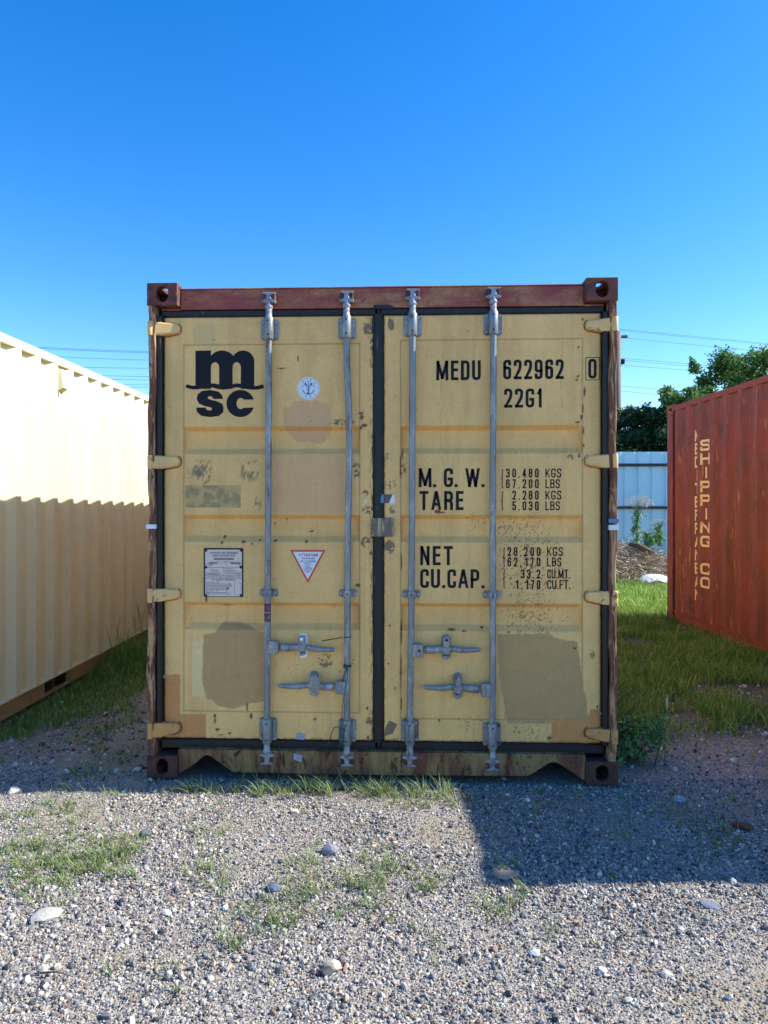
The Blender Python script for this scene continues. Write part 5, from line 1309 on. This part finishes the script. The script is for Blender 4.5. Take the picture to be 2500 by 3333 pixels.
# flowering weed in front of the fence
def flower_weed(px, pyb, pyt, dep, crown, label, sd, n=900):
    rng = np.random.default_rng(sd); base_ = at_d(px, pyb, dep); tp_ = at_d(px, pyt, dep); h = tp_.z-base_.z
    e = empty('flowering_weed', tuple(base_)); tag(e, label, 'weed')
    b = MB(); b.tube([(0,0,0), (.02,0,h*.5), (.0,0,h*.75)], [.012,.009,.005], 5); ends = []
    for k in range(26):
        a = rng.uniform(0, 6.28); t0 = rng.uniform(.45, .75); r = crown*rng.uniform(.4, 1); q = Vector((math.cos(a)*r, math.sin(a)*r, h*rng.uniform(.78, 1.0)))
        b.tube([(0,0,h*t0), (q.x*.5, q.y*.5, h*t0+(q.z-h*t0)*.7), tuple(q)], [.004,.003,.001], 4); ends.append(q)
    b.build('stem', M['twine2'], e)
    c = np.array([tuple(q) for q in ends]); link('flower_head', leaf_cloud('flower_head', c, np.full(len(c), .06), n, .010, np.array([lin(196,184,130), lin(170,150,110), lin(214,206,170)]), rng), e)
    zc = np.linspace(.03, .62, 9)*h; c = np.stack([rng.normal(0,.03,9), rng.normal(0,.03,9), zc], -1); link('foliage', leaf_cloud('foliage', c, np.full(9, .11), 420, .035, WC*1.2, rng, .3), e)
flower_weed(2072, 1772, 1612, 13.4, .34, 'tall flowering weed with a feathery pale head against the fence', 11)
flower_weed(2145, 1775, 1690, 13.2, .22, 'small dry weed to the right of the tall flowering weed', 12, 160)
flower_weed(2110, 1775, 1725, 13.1, .20, 'low thin weed between the two dry weeds on the mound', 13, 120)

# utility pole and wires
PD = 33.0; pb2 = at_d(2011, 1633, PD); ptop = at_d(2011, 1080, PD).z
e = empty('utility_pole', (pb2.x, pb2.y, 0)); tag(e, 'grey timber utility pole rising behind the right edge of the beige container', 'utility pole')
b = MB(); b.tube([(0,0,-.2), (0,0,ptop)], [.20,.15], 12); b.build('pole', M['polewood'], e)
b = MB(); b.box(-.45, .45, -.06, .06, ptop-.30, ptop-.18); b.build('crossarm', M['polewood'], e)
zt2 = at_d(2020, 1178, PD).z; b = MB(); b.box(.10, .30, -.1, .1, zt2-.1, zt2+.12); b.build('junction_box', M['hole'], e)
for xx in (-.4, 0, .4):
    b = MB(); zz = ptop-.178 if xx else ptop; b.tube([(xx,0,zz), (xx,0,zz+.06), (xx,0,zz+.12)], [.03,.045,.02], 8); b.build('insulator', M['white'], e)
names = ['highest', 'second highest', 'third highest', 'fourth', 'fifth', 'third lowest', 'second lowest', 'lowest']
for k, (yp_, ye, yl) in enumerate(((1071,1122,1144),(1075,1126,1148),(1098,1150,1172),(1165,1205,1197),(1172,1212,1225),(1188,1222,1236),(1256,1298,1247),(1272,1322,1256))):
    P0 = at_d(2018, yp_, PD)
    # right span, receding to the next pole
    P1 = at_d(4300, yp_+(ye-yp_)*(4300-2018)/482*.62, 60.0)
    pts = [P0.lerp(P1, t)-Vector((0,0,4*.55*t*(1-t))) for t in np.linspace(0, 1, 24)]
    b = MB(); b.tube([p-P0 for p in pts], .008, 4, caps=False); o = b.build('power_line', M['cable'], None, P0); tag(o, f'{names[k]} power line running right from the utility pole', 'power line', 'power lines on the utility pole')
    P2 = at_d(-500, yp_+5, PD); mid = (yl-yp_)*PD/F
    pts = [P0.lerp(P2, t)-Vector((0,0,4*mid*1.03*t*(1-t)*.98)) for t in np.linspace(0, 1, 30)]
    b = MB(); b.tube([p-P0 for p in pts], .008, 4, caps=False); o = b.build('power_line', M['cable'], None, P0); tag(o, f'{names[k]} power line running left from the utility pole over the cream container', 'power line', 'power lines on the utility pole')

# trees
TC_D = np.array([lin(44,72,40), lin(56,86,46), lin(36,58,36), lin(70,98,54)])
TC_L = np.array([lin(86,124,58), lin(106,142,68), lin(70,106,50), lin(124,152,80)])
def tree(px, pyt, dep, rad, n, cols, label, sd, lean=0, leaf=.048, base=.35, spikes=5):
    rng = np.random.default_rng(sd); top = at_d(px, pyt, dep); h = top.z
    e = empty('tree', (top.x, top.y, 0)); tag(e, label, 'tree', 'trees beyond the metal fence')
    k = 120; a = rng.uniform(0, 6.28, k); zz = rng.uniform(base, .93, k); prof = np.sqrt(np.clip(1-((zz-.55)/.5)**2, .08, 1)); rr_ = rad*prof*rng.uniform(.25, .95, k)
    c = np.stack([np.cos(a)*rr_, np.sin(a)*rr_, zz*h], -1); r = rad*rng.uniform(.07, .24, k)
    cs = [c]; rs = [r]
    for j in range(spikes):
        a_ = rng.uniform(0, 6.28); s0 = np.array([math.cos(a_)*rad*rng.uniform(.2,.9), math.sin(a_)*rad*.5, h*rng.uniform(.80, .9)])
        dv = np.array([rng.normal(0,.25), rng.normal(0,.2), .5])
        q = np.array([s0+dv*t for t in np.linspace(0, rad*.45, 6)]); cs.append(q); rs.append(np.linspace(.22, .07, 6)*rad*.55)
    c = np.concatenate(cs); r = np.concatenate(rs)
    link('crown', leaf_cloud('crown', c, r, int(n*2.1), leaf, cols, rng, .5, .2), e)
    b = MB(); b.tube([(0,0,-.1), (lean*.3,0,h*.25), (lean,0,h*.55), (lean*1.2,0,h*.8)], [.16,.13,.09,.03], 8)
    b.build('trunk', M['bark'], e)
    for j in range(9):
        q = c[rng.integers(0, 34)]; s0 = Vector((lean*.5, 0, h*rng.uniform(.2, .5))); bb = MB(); bb.tube([s0, s0.lerp(Vector(q), .5)+Vector((0,0,.15)), Vector(q)], [.05,.035,.012], 6); bb.build('limb', M['bark'], e)
tree(1960, 1330, 18.5, 1.3, 11000, TC_D, 'dark green tree directly behind the right edge of the beige container', 21)
tree(2055, 1300, 19.0, 1.15, 11000, TC_D, 'dark green tree with thin upright sprigs in the gap above the fence', 22, spikes=8)
tree(2135, 1300, 18.0, .95, 10000, TC_D, 'dark green tree just left of the red container corner', 23, spikes=6)
tree(2235, 1225, 17.5, 1.0, 9000, TC_L, 'rounded sunlit tree with one sprig rising above the red container', 24, spikes=4)
tree(2330, 1240, 18.5, 1.1, 8000, TC_L, 'lower light green tree between the two sunlit crowns', 25)
tree(2430, 1120, 19.5, 1.7, 15000, TC_L, 'tallest light green tree above the red container near the right edge', 26, spikes=7)
tree(2600, 1180, 20.0, 1.8, 9000, TC_L, 'light green tree at the far right edge behind the red container', 27)
tree(2160, 1380, 17.6, 1.5, 9000, TC_D, 'low dark bush filling the space behind the fence top', 28, base=.15)
tree(1990, 1400, 17.4, 1.3, 9000, TC_D, 'low dark bush behind the fence left of the gap', 29, base=.15)
tree(2320, 1360, 17.8, 1.5, 7000, TC_D, 'dark bush behind the fence hidden partly by the red container', 30, base=.15)
for k in range(7):
    tree(1750-k*330, 1440-((k*37) % 5)*6, 22+k % 3, 2.0, 3500, TC_D, 'dark tree behind the fence, hidden behind the beige container' if k < 4 else 'dark tree behind the fence, hidden behind the cream container', 40+k, leaf=.10)
